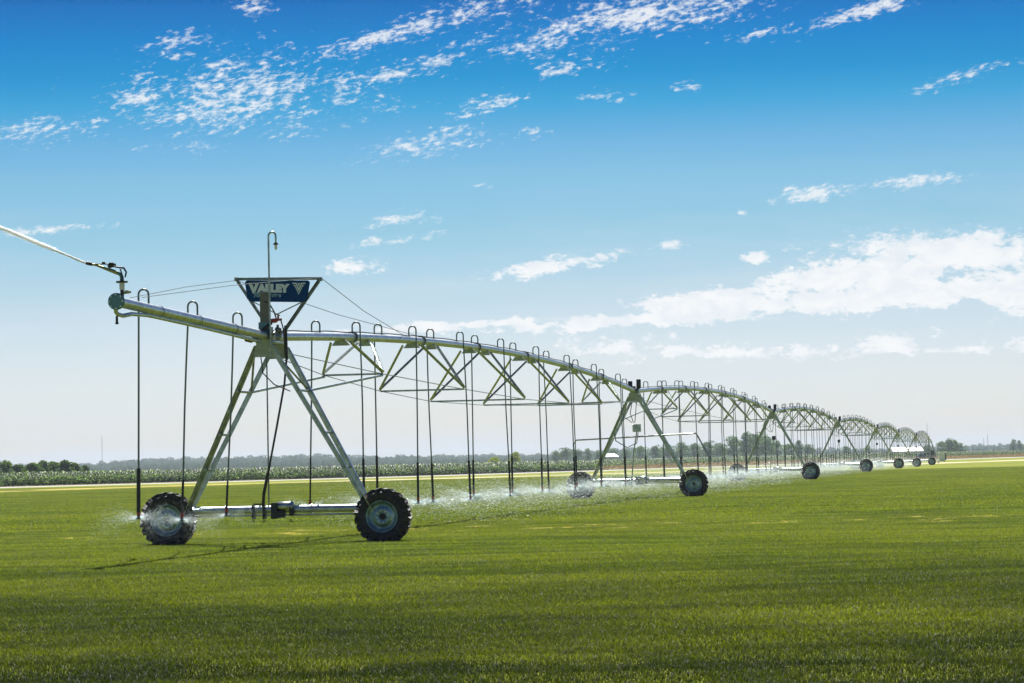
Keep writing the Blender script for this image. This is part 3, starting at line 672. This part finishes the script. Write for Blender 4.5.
# triangular frame that carries the sign and stays the cables
SOFF = T1.matrix_basis @ Vector((.0, 0, 0))
SG = SF = empty('sign', tuple(SOFF), -TH, 'navy blue sign with pale VALLEY lettering held in an inverted triangular steel frame', 'sign'); SG.rotation_euler = (0, .030, -TH)
m = MB(); m.bar((-.82, 0, 4.99), (.82, 0, 5.0), .055, .05); m.build('top_bar', M_DULL, SF)
for sx in (-1, 1):
    MB().angle((sx * .77, 0, 4.97), (sx * .08, 0, 3.98), .06, .012, sx, (0, 1, 0)).build('side_arm', M_DULL, SF)
    MB().bar((sx * .60, .0, 4.62), (sx * -.05, -.05, 4.30), .035, .02).build('inner_brace', M_STEEL, SF)
    MB().box((sx * .81, 0, 4.985), (.08, .07, .07)).build('frame_tip', M_DULL, SF)
out = []
for cx_, cz_, rr, a0 in ((.58, 4.91, .05, 0), (-.58, 4.91, .05, 90), (-.47, 4.68, .12, 180), (.48, 4.66, .11, 270)):
    for q in range(6):
        a = math.radians(a0 + 90 * q / 5); out.append((cx_ + rr * math.cos(a), cz_ + rr * math.sin(a)))
# left and right sides lean in like the frame
out = [(x * (1.0 if z > 4.85 else 1.0), z) for x, z in out]
MB().prism(out[::-1], -.075, -.055).build('sign_board', M_SIGN, SG)
def text(s_, size, x, z, mat_, name, off=.0, sx=1.0):
    cu = bpy.data.curves.new(name, 'FONT'); cu.body = s_; cu.size = size; cu.offset = off; cu.extrude = .003; cu.align_x = 'LEFT'
    to = bpy.data.objects.new(name + '_curve', cu); C.objects.link(to)
    dg = bpy.context.evaluated_depsgraph_get(); me = bpy.data.meshes.new_from_object(to.evaluated_get(dg)); C.objects.unlink(to); bpy.data.objects.remove(to)
    me.materials.clear(); me.materials.append(mat_)
    o = part(name, me, SG, (x, -.079, z)); o.rotation_euler = (PI / 2, 0, 0); o.scale = (sx, 1, 1); return o
text('V', .25, -.535, 4.725, M_LETTER, 'lettering', .017, 1.05)
text('ALLEY', .195, -.37, 4.745, M_LETTER, 'lettering', .017, 1.08)
text('7000 series', .115, -.46, 4.645, M_LETTER2, 'lettering', .004, 1.02)
def chevron(pts): return MB().prism(pts, -.083, -.075)
lx, lz = .42, 4.915; K = .78
for pts in ([(-.17, 0), (-.06, 0), (0, -.13), (.06, 0), (.17, 0), (.15, -.030), (.080, -.030), (0, -.215), (-.080, -.030), (-.15, -.030)],
            [(-.135, -.055), (-.085, -.055), (-.005, -.245), (.005, -.245), (.085, -.055), (.135, -.055), (.12, -.08), (.10, -.08), (0, -.29), (-.10, -.08), (-.12, -.08)],
            [(-.035, 0), (-.01, 0), (0, -.05), (.01, 0), (.035, 0), (0, -.095)]):
    pts = [(lx + x * K, lz + z * K) for x, z in pts]
    chevron(pts).build('emblem', M_LETTER, SG)

# second tower: hanging box, wide bar, cable loops; others: a riser with a small box
def tower_box(t_, k):
    m = MB(); m.path([(-.2, .1, .65), (-.10, .05, 1.7), (.02, 0, 2.3), (.03, 0, 2.45)], .025, 8); m.build('riser_pipe', M_STEEL, t_)
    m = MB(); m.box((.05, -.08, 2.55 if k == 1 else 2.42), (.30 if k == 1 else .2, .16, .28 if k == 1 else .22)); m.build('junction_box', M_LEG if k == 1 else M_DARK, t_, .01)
    for xx in (-.14, .17):
        m = MB(); m.lathe([(.075, 0), (.085, .02), (.085, .30), (.07, .33), (.001, .34)], 'Z', 14, (xx, -.2, PH + (.10 if xx > 0 else .04))); m.build('relay_housing', M_DARK, t_)
    m = MB()
    for q in range(3):
        m.path([(-.12 + .12 * q, -.25, 3.85), (-.35 - .2 * (q == 0) + .2 * q, -.3, 3.1), (-.1 + .05 * q, -.22, 2.75)], .014, 6)
    if k == 1:
        m.path([(-.1, -.3, 3.8), (-.45, -.35, 3.1), (-.75, -.35, 2.45), (-.7, -.33, 2.1), (-.3, -.3, 1.85), (.05, -.2, 2.0), (.1, -.1, 2.4)], .018, 6)
    m.build('cable', M_HOSE, t_)
for k in range(1, 7): tower_box(towers[k], k)
t2 = towers[1]
m = MB(); m.path([(-2.22, -.15, 1.15), (-2.30, -.15, 2.0), (-2.18, -.15, 2.16), (2.05, -.15, 2.30), (2.2, -.15, 2.32), (2.28, -.15, 2.22), (2.75, -.15, 1.30)], .030, 8); m.build('spray_bar', M_STEEL, t2)

# spans
def drop(parent, y, zc, side, bottom, swing, black, fat, spray=True):
    """a gooseneck over the pipe, a drop pipe and a hose with a nozzle at its end"""
    R_ = .085 if side > 0 else -.085
    pts = [(0, y, zc + RP - .01), (0, y, zc + .235)]
    c = (R_, zc + .235)
    pts += [(c[0] - R_ * math.cos(a), y, c[1] + abs(R_) * math.sin(a)) for a in [PI * q / 8 for q in range(1, 9)]]
    xb = 2 * R_; zb = bottom + black + .12
    bw = r2.uniform(-.022, .022)
    pts += [(xb, y, zc), (xb + bw * .7 + swing * .25 * (zc - zb) / (zc - bottom), y, zc + (zb - zc) * .25), (xb + bw + swing * .55 * (zc - zb) / (zc - bottom), y, zc + (zb - zc) * .55), (xb + swing * (zc - zb) / (zc - bottom), y, zb)]
    m_ = MB(); m_.path(pts, [.017] * (len(pts) - 2) + [.017, .017], 6); o = m_.build('drop_pipe', M_DROP if fat < 0 else M_STEEL2, parent)
    f_ = lambda z: xb + swing * (zc - z) / (zc - bottom)
    m_ = MB(); m_.path([(f_(zb + .03), y, zb + .03), (f_(zb - .02), y, zb - .02), (f_(bottom + .1), y, bottom + .1)], [abs(fat), abs(fat), abs(fat)], 7); m_.build('hose', M_HOSE, o)
    m_ = MB(); m_.tube((f_(bottom + .13), y, bottom + .13), (f_(bottom + .06), y, bottom + .06), .03, 8); m_.build('regulator', M_RED, o)
    m_ = MB(); m_.lathe([(.001, .07), (.022, .06), (.025, .02), (.05, .01), (.05, -.005), (.001, -.01)], 'Z', 8, (f_(bottom), y, bottom)); m_.build('nozzle', M_HOSE, o)
    return (f_(bottom), y, bottom)
def f_s2(n):
    a = n.noise(objc(n), 3, 4); n.put(n.bsdf.inputs['Base Color'], n.mix(a, (.10, .14, .13), (.22, .26, .25))); n.bsdf.inputs['Metallic'].default_value = .6; n.bsdf.inputs['Roughness'].default_value = .4
M_STEEL2 = mat('drop_pipe_steel', f_s2)
SPR = []                                                   # nozzle positions in world space
def world(o, p): return o.matrix_basis @ Vector(p)
FR = [.129, .266, .402, .545, .701, .832]; WID = [1.26, 2.0, 2.46, 2.44, 2.0, 1.24]; DEP = [-.79, -1.16, -1.38, -1.38, -1.19, -.85]
LABS = ['nearest arched pipe span with crossing truss braces, from the sign tower to the second tower',
        'second arched pipe span, between the hanging control box tower and the third tower', 'third arched truss span from the left', 'fourth arched truss span from the left',
        'fifth arched truss span, small with tight arch', 'sixth arched truss span in the distance', 'seventh arched truss span, next to last', 'farthest truss span, ending at the pivot point']
LABS = LABS[:8]
for k in range(7):
    x, y = at_u(U[k]); L_ = (U[k + 1] - U[k]) * UM; dzt = TZ[k + 1] - TZ[k]
    sp = empty('pipe_span', (x, y, TZ[k]), -TH, LABS[k], 'pipe span', 'arched spans of the irrigation machine')
    zp = lambda f: PH + dzt * f + .55 * 4 * f * (1 - f)
    ny = lambda f: f * L_
    n_ = 28
    seg = [0] + [(FR[i]) for i in range(6)] + [1]
    for i in range(7):                                     # seven lengths of pipe flanged together
        a, b = seg[i], seg[i + 1]
        pts = [(0, ny(a + (b - a) * q / 5), zp(a + (b - a) * q / 5)) for q in range(6)]
        if i == 0: pts[0] = (0, .15, zp(.15 / L_))
        MB().path(pts, RP, 16 if k < 2 else 10).build('pipe', M_PIPE, sp)
        if i and k < 4:
            fl = ny(a) + .0; MB().lathe([(RP, -.014), (RP + .045, -.014), (RP + .045, .014), (RP, .014)], 'Y', 16, (0, fl, zp(a)), False).build('flange', M_DULL, sp)
    prev = [Vector((sx * .20, .52, zp(.01) - .33)) for sx in (-1, 1)]
    for i in range(6):
        f = FR[i]; yc = ny(f); zc = zp(f); zs = zc + DEP[i]; w = WID[i] / 2
        MB().bar((-w, yc, zs), (w, yc, zs), .045, .04).build('strut', M_STEEL, sp)
        ends = [Vector((-w, yc, zs)), Vector((w, yc, zs))]
        for fy, pw in ((yc - 1.05, .19), (yc + 1.15, .13)):
            fz = zp(fy / L_) - RP - .02
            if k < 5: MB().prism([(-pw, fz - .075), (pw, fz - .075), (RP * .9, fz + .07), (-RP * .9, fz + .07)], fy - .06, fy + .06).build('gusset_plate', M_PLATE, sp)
            for sx in (-1, 1):
                MB().angle((sx * pw, fy, fz - .02), (sx * w, yc, zs + .02), .055, .012, sx, (0, 1, 0)).build('brace', M_STEEL, sp)
        for j in (0, 1):
            MB().tube(prev[j], ends[j], .0095 if k < 2 else .014, 6).build('truss_rod', M_DULL, sp)
        if i == 0 or i == 5:                               # thicker stays between the tower legs and the end struts
            q = (3.70 - 2.87) / 3.1; lx_ = .13 + 1.57 * q; ly_ = .55 - .475 * q
            for sx in (-1, 1):
                a = Vector((sx * lx_, ly_ if i == 0 else L_ - ly_, 2.87 + (0 if i == 0 else dzt)))
                if i == 5: a = Vector((sx * .2, L_ - .55, 3.52 + dzt))
                MB().tube(a, ends[0 if sx < 0 else 1] - Vector((0, 0, .03)), .026 if i == 0 else .0095, 8).build('leg_stay', M_STEEL, sp)
        prev = ends
    m = MB(); pts = []
    for q in range(61):
        f = q / 60; pts.append((.02 * math.sin(q * 1.9), ny(f) , zp(f) + RP + .012 + (.022 * abs(math.sin(q * .9)) if k == 0 else .01)))
    m.path(pts, .013, 5); m.build('power_cable', M_HOSE, sp)
    j = 0; pitch = 2.86; y_ = 3.80
    while y_ < L_ - 1.0:
        if k == 0: side = -1 if j % 2 == 0 else 1; zb = .56 + r2.uniform(-.05, .05) + (.1 if j < 3 else 0); sw = r2.uniform(-.03, .10) if j > 2 else (-.10, .02, .0)[j]
        else: side = -1 if j % 2 == 0 else 1; zb = .54 + r2.uniform(-.06, .06); sw = r2.uniform(-.06, .10)
        f = y_ / L_; zb += dzt * f
        p = drop(sp, y_, zp(f), side, zb, sw, .80 + r2.uniform(-.06, .06), .018 if (k == 0 and j == 0) else .029)
        SPR.append((world(sp, p), k, j)); y_ += pitch; j += 1
    if k == 0:
        for (sx, yy) in ((.82, 12.0), (-.82, 14.2)):
            MB().path([(sx + .15, 0, 4.99), (sx * .5, yy * .5, 4.66), (0, yy, zp(yy / L_) + RP)], .007, 5).build('stay_cable', M_DULL, sp)

# end boom outside the first tower
EB = empty('end_boom', tuple(T1.location), -TH, 'overhanging pipe reaching left from the nearest tower to the end gun', 'boom')
LB = 9.42; zb_ = lambda s_: PH + .19 * (s_ / LB) + .0 * math.sin(PI * s_ / LB)
pts = [(0, -.4 - (LB - .4) * q / 8, zb_(LB * q / 8)) for q in range(9)]
MB().path(pts, RP, 18).build('pipe', M_PIPE, EB)
for q in (2, 4, 6): MB().lathe([(RP, -.006), (RP + .010, -.006), (RP + .010, .006), (RP, .006)], 'Y', 18, (0, -.4 - (LB - .4) * q / 8, zb_(LB * q / 8)), False).build('pipe_band', M_STEEL, EB)
m = MB(); m.path([(-.02, -LB + .0, 3.98), (-.02, -LB + .01, 3.93), (-.0, -LB + .04, 3.89), (.06, -LB + .12, 3.87), (.05, -LB + .6, 3.92)] + [(.0, -LB + .6 + (LB - 1.4) * q / 8, zb_(LB * (1 - q / 8)) - .125 + .015 * math.sin(PI * q / 8)) for q in range(1, 9)], .034, 10); m.build('feed_pipe', M_PIPE, EB)
m = MB(); m.lathe([(.001, -.03), (.115, -.03), (.135, -.015), (.135, .015), (.09, .02)], 'Y', 20, (0, -LB - .02, zb_(LB)), False); m.build('end_cap', M_TEAL, EB)
for j in range(8):
    a = 2 * PI * j / 8; part('bolt', ME_BOLT, EB, (.11 * math.cos(a), -LB - .04, zb_(LB) + .11 * math.sin(a)))
m = MB(); m.tube((-.01, -LB + .02, 3.86), (-.01, -LB + .02, 3.76), .02, 8); m.lathe([(.001, 0), (.03, .01), (.03, .03), (.001, .04)], 'Z', 8, (-.01, -LB + .02, 3.73)); m.build('drain_valve', M_DARK, EB)
m = MB(); m.tube((.06, -LB + .1, zb_(LB) + .13), (.20, -LB + .1, zb_(LB) + .15), .018, 8); m.box((.13, -LB + .1, zb_(LB) + .15), (.06, .05, .05)); m.build('pressure_tap', M_BRASS, EB)
for j, (yy, zb, sw, bl, ft) in enumerate(((-7.75, .66, -.06, .66, .034), (-4.95, .56, -.17, .55, .022), (-2.08, .58, -.19, .40, .022))):
    p = drop(EB, yy, zb_(-yy), -1, zb, sw, bl, ft); SPR.append((world(EB, p), -1, j))
for sx in (-.82, .82):
    MB().path([(sx + .15, 0, 4.99), (sx * .5, -LB * .45, 4.62), (0.12 * sx, -LB + 1.0, zb_(LB) + RP + .03)], .006, 5).build('stay_cable', M_DULL, EB)
# big gun on the end of the boom
GZ_ = zb_(LB) + RP
EG = empty('end_gun', tuple(world(EB, (.05, -LB + .12, GZ_))), 0, 'impact sprinkler gun on the boom tip throwing a white jet left', 'sprinkler gun')
m = MB(); m.tube((0, 0, -.05), (0, 0, .13), .032, 12); m.build('riser', M_DARK, EG)
m = MB(); m.lathe([(.04, .10), (.045, .12), (.045, .20), (.038, .22)], 'Z', 14, (0, 0, 0)); m.build('collar', M_WHITE, EG)
m = MB(); m.lathe([(.03, .215), (.10, .215), (.10, .24), (.035, .245), (.032, .3)], 'Z', 16, (0, 0, 0), False); m.build('bearing_flange', M_DARK, EG)
m = MB(); m.path([(0, 0, .22), (.0, 0, .30), (-.02, 0, .345), (-.07, 0, .375), (-.30, 0, .465)], [.035, .034, .032, .028, .020], 10); m.build('gun_elbow', M_TEAL, EG)
m = MB(); m.path([(-.07, 0, .37), (-.26, 0, .44), (-.42, 0, .50), (-.50, 0, .515)], [.032, .025, .019, .017], 10); m.build('barrel', M_BRASS, EG)
m = MB(); m.path([(-.49, 0, .512), (-.53, 0, .525), (-.60, 0, .538)], [.022, .030, .026], 10); m.build('gun_nozzle', M_DARK, EG)
m = MB(); m.path([(.06, -.03, .30), (.08, -.03, .38), (.04, -.03, .445), (-.04, -.03, .455), (-.12, -.03, .47), (-.24, -.03, .515), (-.38, -.03, .515), (-.46, -.03, .512)], [.014, .016, .018, .015, .012, .012, .010, .009], 8); m.lathe([(.001, -.02), (.045, -.01), (.045, .01), (.001, .02)], 'Z', 10, (-.17, -.03, .52)); m.lathe([(.001, -.02), (.028, -.01), (.028, .01), (.001, .02)], 'Z', 10, (-.30, -.03, .535)); m.build('impact_arm', M_DARK, EG)
m = MB(); m.bar((-.10, .03, .50), (-.24, .03, .47), .02, .05); m.bar((-.02, -.03, .43), (.03, -.03, .28), .02, .03); m.build('counterweight', M_DARK, EG)

EG.scale = (.93, 1, 1)
# pivot point at the far end
px, py = at_u(U[7]); PV = empty('pivot_point', (px, py, gz(py)), -TH, 'small four-legged pivot stand with thin antenna at the far end of the line', 'pivot stand')
for sx in (-1, 1):
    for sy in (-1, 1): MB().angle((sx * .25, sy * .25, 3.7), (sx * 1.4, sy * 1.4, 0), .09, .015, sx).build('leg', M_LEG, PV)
MB().tube((0, 0, 0), (0, 0, 4.0), .11, 12).build('riser_pipe', M_DULL, PV)
m = MB(); m.path([(0, 0, 3.9), (0, 0, 4.15), (0, -.15, 4.2), (0, -.9, 3.95)], .10, 10); m.build('elbow', M_DULL, PV)
for z_ in (1.2, 2.4):
    h = .25 + 1.15 * (3.7 - z_) / 3.7
    for a, b in (((-h, -h), (h, -h)), ((h, -h), (h, h)), ((h, h), (-h, h)), ((-h, h), (-h, -h))): MB().bar((*a, z_), (*b, z_), .05).build('crossbar', M_STEEL, PV)
MB().tube((-.2, .3, 3.7), (-.2, .3, 6.1), .025, 6).build('antenna', M_DULL, PV)
MB().box((.55, -.6, 1.5), (.6, .3, .9)).build('control_panel', M_DARK, PV)

# things around the pivot and beyond
def px_at(px, Y): return (px - ROLL * 112 - 512) * Y / F
Y_ = 486
CB = empty('equipment_cabinet', (px_at(941.2, Y_), Y_, gz(Y_)), -.1, 'white upright cabinet standing on the grass right of the farthest wheel', 'cabinet')
m = MB(); m.box((0, 0, .80), (1.0, .8, 1.40)); m.build('cabinet_body', M_WHITE, CB, .03)
m = MB(); m.prism([(-.56, 1.50), (.56, 1.50), (.48, 1.62), (-.48, 1.62)], -.46, .46); m.build('cabinet_lid', M_WHITE, CB)
MB().box((.62, .05, .85), (.22, .5, 1.1)).build('side_unit', M_DARK, CB)
for sx in (-1, 1): MB().box((sx * .24, -.412, .85), (.44, .02, 1.2)).build('cabinet_door', M_WHITE, CB)
for sx in (-1, 1): MB().box((sx * .42, 0, .05), (.1, .8, .12)).build('skid', M_DARK, CB)
Y_ = 625
TR = empty('pickup_truck', (px_at(925.5, Y_), Y_, gz(Y_)), math.radians(8), 'blue pickup truck parked behind the farthest tower of the line', 'pickup truck')
m = MB(); m.prism([(-1.9, .45), (-1.95, .95), (-1.85, 1.05), (-.75, 1.08), (-.75, .45)], -.8, .8); m.prism([(-.75, .45), (-.75, 1.0), (1.95, 1.0), (1.95, .45)], -.8, .8); m.build('body', M_BLUE, TR)
m = MB(); m.prism([(-.9, 1.07), (-.45, 1.60), (.55, 1.60), (.65, 1.0), (-.9, 1.0)], -.72, .72); m.build('cab', M_BLUE, TR)
m = MB(); m.prism([(-.72, 1.12), (-.4, 1.52), (.45, 1.52), (.5, 1.12)], -.735, .735); m.build('window', M_GLASS, TR)
m = MB()
for a in ((.70, -.78), (.70, .78)): m.box((1.3, a[1], 1.12), (1.25, .05, .28))
m.box((1.93, 0, 1.12), (.05, 1.6, .28)); m.build('load_bed', M_BLUE, TR)
for sx in (-1.25, 1.25):
    for sy in (-.75, .75):
        MB().lathe([(.001, -.1), (.2, -.1), (.34, -.09), (.36, 0), (.34, .09), (.2, .1), (.001, .1)], 'Y', 18, (sx, sy, .36)).build('wheel', M_TYRE, TR)
def barn(px, Y_, w, dpt, eave, ridge, rz, label, hip=0):
    o = empty('barn', (px_at(px, Y_), Y_, gz(Y_)), rz, label, 'barn')
    a, b = w / 2, dpt / 2
    MB().box((0, 0, eave / 2), (w - .4, dpt - .4, eave)).build('wall', M_SIDING, o)
    e = eave; r = ridge
    vs = [(-a, -b, e), (a, -b, e), (a, b, e), (-a, b, e), (-a + hip, 0, r), (a - hip, 0, r)]
    MB().add(vs, [(0, 1, 5, 4), (2, 3, 4, 5), (1, 2, 5), (3, 0, 4), (3, 2, 1, 0)]).build('roof', M_ROOF, o)
    for q in range(3): MB().box((-a * .6 + a * .6 * q, -b + .19, eave * .35), (w * .12, .06, eave * .7)).build('barn_door', M_DARK, o)
    return o
barn(609.5, 1400, 8.2, 8, 2.7, 4.1, .05, 'small pale barn roof behind the crop by the second tower', 1.8)
barn(906, 1400, 15.0, 12, 2.1, 4.1, .03, 'long low white barn roof behind the farthest spans')
for px, Y_, top, lab in ((102.5, 2500, 31, 'faint thin radio mast above the woods at far left'), (983.6, 2600, 13, 'shorter faint radio mast above the woods at far right'), (987.5, 2600, 16, 'taller of the two faint radio masts at far right')):
    o = empty('radio_mast', (px_at(px, Y_), Y_, gz(Y_)), 0, lab, 'radio mast')
    m = MB()
    for q in range(3):
        a = 2 * PI * q / 3; m.tube((.35 * math.cos(a), .35 * math.sin(a), 0), (.12 * math.cos(a), .12 * math.sin(a), top), .07, 5)
    z_ = 0
    while z_ < top - 1: m.tube((.3, 0, z_), (-.2, .25, z_ + 1), .04, 4); m.tube((-.2, .25, z_), (-.2, -.25, z_ + 1), .04, 4); z_ += 1.0
    m.build('lattice', M_DULL, o)

# ------------------------------------------------------------------ water
def f_water(n):
    n.bsdf.inputs['Base Color'].default_value = (.80, .90, .96, 1); n.bsdf.inputs['Roughness'].default_value = .25
    tr = n.node('ShaderNodeBsdfTranslucent'); tr.inputs[0].default_value = (.84, .94, .99, 1)
    mx_ = n.node('ShaderNodeMixShader'); mx_.inputs[0].default_value = .55
    n.l.new(n.bsdf.outputs[0], mx_.inputs[1]); n.l.new(tr.outputs[0], mx_.inputs[2]); n.l.new(mx_.outputs[0], n.out.inputs[0])
def f_jet(n):
    n.bsdf.inputs['Base Color'].default_value = (.95, .96, .97, 1); n.bsdf.inputs['Roughness'].default_value = .25
    tr = n.node('ShaderNodeBsdfTranslucent'); tr.inputs[0].default_value = (.98, .99, 1, 1)
    mx_ = n.node('ShaderNodeMixShader'); mx_.inputs[0].default_value = .62
    n.l.new(n.bsdf.outputs[0], mx_.inputs[1]); n.l.new(tr.outputs[0], mx_.inputs[2]); n.l.new(mx_.outputs[0], n.out.inputs[0])
M_JET = mat('jet_water', f_jet)
M_WATER = mat('water_drops', f_water)
def spray_mesh(seed, n, reach, size, z0=.55, fan=.22, grav=.10):
    """droplets and short streaks thrown outward in a flat ring and falling"""
    r = np.random.RandomState(seed)
    ns = 22; sa = r.uniform(0, 2 * PI, ns); se = r.normal(.16, .16, ns)
    idx = r.randint(0, ns, n); st = r.rand(n) < (.8 if reach < 1 else .5)
    a = np.where(st, sa[idx] + r.normal(0, .035, n), r.uniform(0, 2 * PI, n))
    q = r.rand(n) ** 1.7; rad = .03 + q * reach
    el_ = np.where(st, se[idx] + r.normal(0, .02, n), r.normal(.12, fan, n))
    z = rad * np.tan(np.clip(el_, -.9, 1.0)) - grav * rad ** 2 * r.uniform(.7, 1.5, n); z += r.normal(0, .012, n) * (1 + 8 * q)
    ok = z > -z0; a, rad, z, q = a[ok], rad[ok], z[ok], q[ok]; n = len(a)
    d_ = np.stack([np.cos(a), np.sin(a), -.11 * rad + .05], 1); p = np.stack([np.cos(a) * rad, np.sin(a) * rad, z], 1)
    L = size * r.uniform(1.2, 7.0, n)[:, None] * (1.2 - .7 * q[:, None]); w = r.normal(size=(n, 3)); w /= np.linalg.norm(w, axis=1)[:, None]; w = w * size * r.uniform(.4, 1.0, n)[:, None]
    V = np.stack([p - w * .5, p + w * .5, p + d_ * L], 1).reshape(-1, 3)
    return fast_mesh('spray', V, np.arange(len(V)).reshape(-1, 3), M_WATER, 3)
def sprays(ids, srcs, label, seed):
    P = [tuple(SPR[i][0]) for i in ids]; r = np.random.RandomState(seed)
    return tag(scatter('water_spray', P, r.uniform(.85, 1.15, len(P)), r.uniform(0, 6.28, len(P)), srcs, seed), label, 'water spray', kind='stuff')
s0 = [source('spray', spray_mesh(500 + k, 9500, .85, .0044, .55, .30, .40)) for k in range(3)]
s1 = [source('spray', spray_mesh(510 + k, 10500, 2.6, .0075)) for k in range(3)]
s2 = [source('spray', spray_mesh(520 + k, 7500, 2.8, .0115)) for k in range(3)]
s4 = [source('spray', spray_mesh(540 + k, 900, 2.4, .017)) for k in range(2)]
s3 = [source('spray', spray_mesh(530 + k, 3200, 2.8, .017)) for k in range(3)]
idx = lambda f: [i for i, s_ in enumerate(SPR) if f(s_)]
sprays(idx(lambda s_: s_[1] == -1 or (s_[1] == 0 and s_[2] < 3)), s0, 'fine white water spray from the drops around the nearest tower', 1)
sprays(idx(lambda s_: s_[1] == 0 and s_[2] >= 3), s1, 'white water spray along the bottom of the nearest span', 2)
sprays(idx(lambda s_: s_[1] in (1, 2)), s2, 'band of white spray under the second and third spans', 3)
sprays(idx(lambda s_: s_[1] > 4), s4, 'faint spray under the two farthest spans', 5)
sprays(idx(lambda s_: s_[1] in (3, 4)), s3, 'thin white spray under the fourth and fifth spans', 4)
# jet of the end gun
def jet():
    r = np.random.RandomState(9); m_ = MB()
    o = world(EG, (-.60, 0, .538)); az_ = math.radians(176); v0 = 27.0; ea = math.radians(24.5)
    dirh = Vector((math.cos(az_), math.sin(az_), 0))
    def pt(t_): return o + dirh * (v0 * math.cos(ea) * t_) + Vector((0, 0, v0 * math.sin(ea) * t_ - 4.9 * t_ * t_))
    def cloud(name, N_, tmax, parent):
        V = []
        t_ = r.rand(N_) ** 1.3 * tmax
        for tt in t_:
            dd = tt * v0; clump = .85 + .22 * math.sin(dd * 9 + 2 * math.sin(dd * 3.1)); sp = (.009 + .021 * dd ** .9) * clump
            q = pt(tt) + Vector(r.normal(0, 1, 3)) * sp * .55; q.z -= abs(r.normal(0, 1)) * sp * .3
            if q.z < 0: continue
            w = Vector(r.normal(0, 1, 3)).normalized() * r.uniform(.003, .006) * (1 + .3 * dd); L = dirh * r.uniform(.01, .04) + Vector((0, 0, r.uniform(.003, .015)))
            V += [q - w * .5, q + w * .5, q + L]
        me = fast_mesh(name, np.array([tuple(v) for v in V]), np.arange(len(V)).reshape(-1, 3), M_JET, 3)
        return me
    o_ = bpy.data.objects.new('water_jet', cloud('water_jet', 26000, .15, None)); C.objects.link(o_)
    tag(o_, 'white jet of water thrown up and left by the end gun', 'water jet', kind='stuff')
jet()

# ------------------------------------------------------------------ haze
hz = bpy.data.materials.new('haze'); hz.use_nodes = True; hn = NT(hz.node_tree); hn.n.clear()
pv = hn.node('ShaderNodeVolumePrincipled'); pv.inputs['Color'].default_value = (.74, .87, 1.0, 1); pv.inputs['Density'].default_value = .00013; pv.inputs['Anisotropy'].default_value = .25
ho = hn.node('ShaderNodeOutputMaterial'); hn.l.new(pv.outputs[0], ho.inputs['Volume'])
b = MB(); b.box((0, 4400, 20), (12100, 9300, 44)); tag(b.build('haze', hz), 'pale summer haze in the air over the fields', kind='stuff')
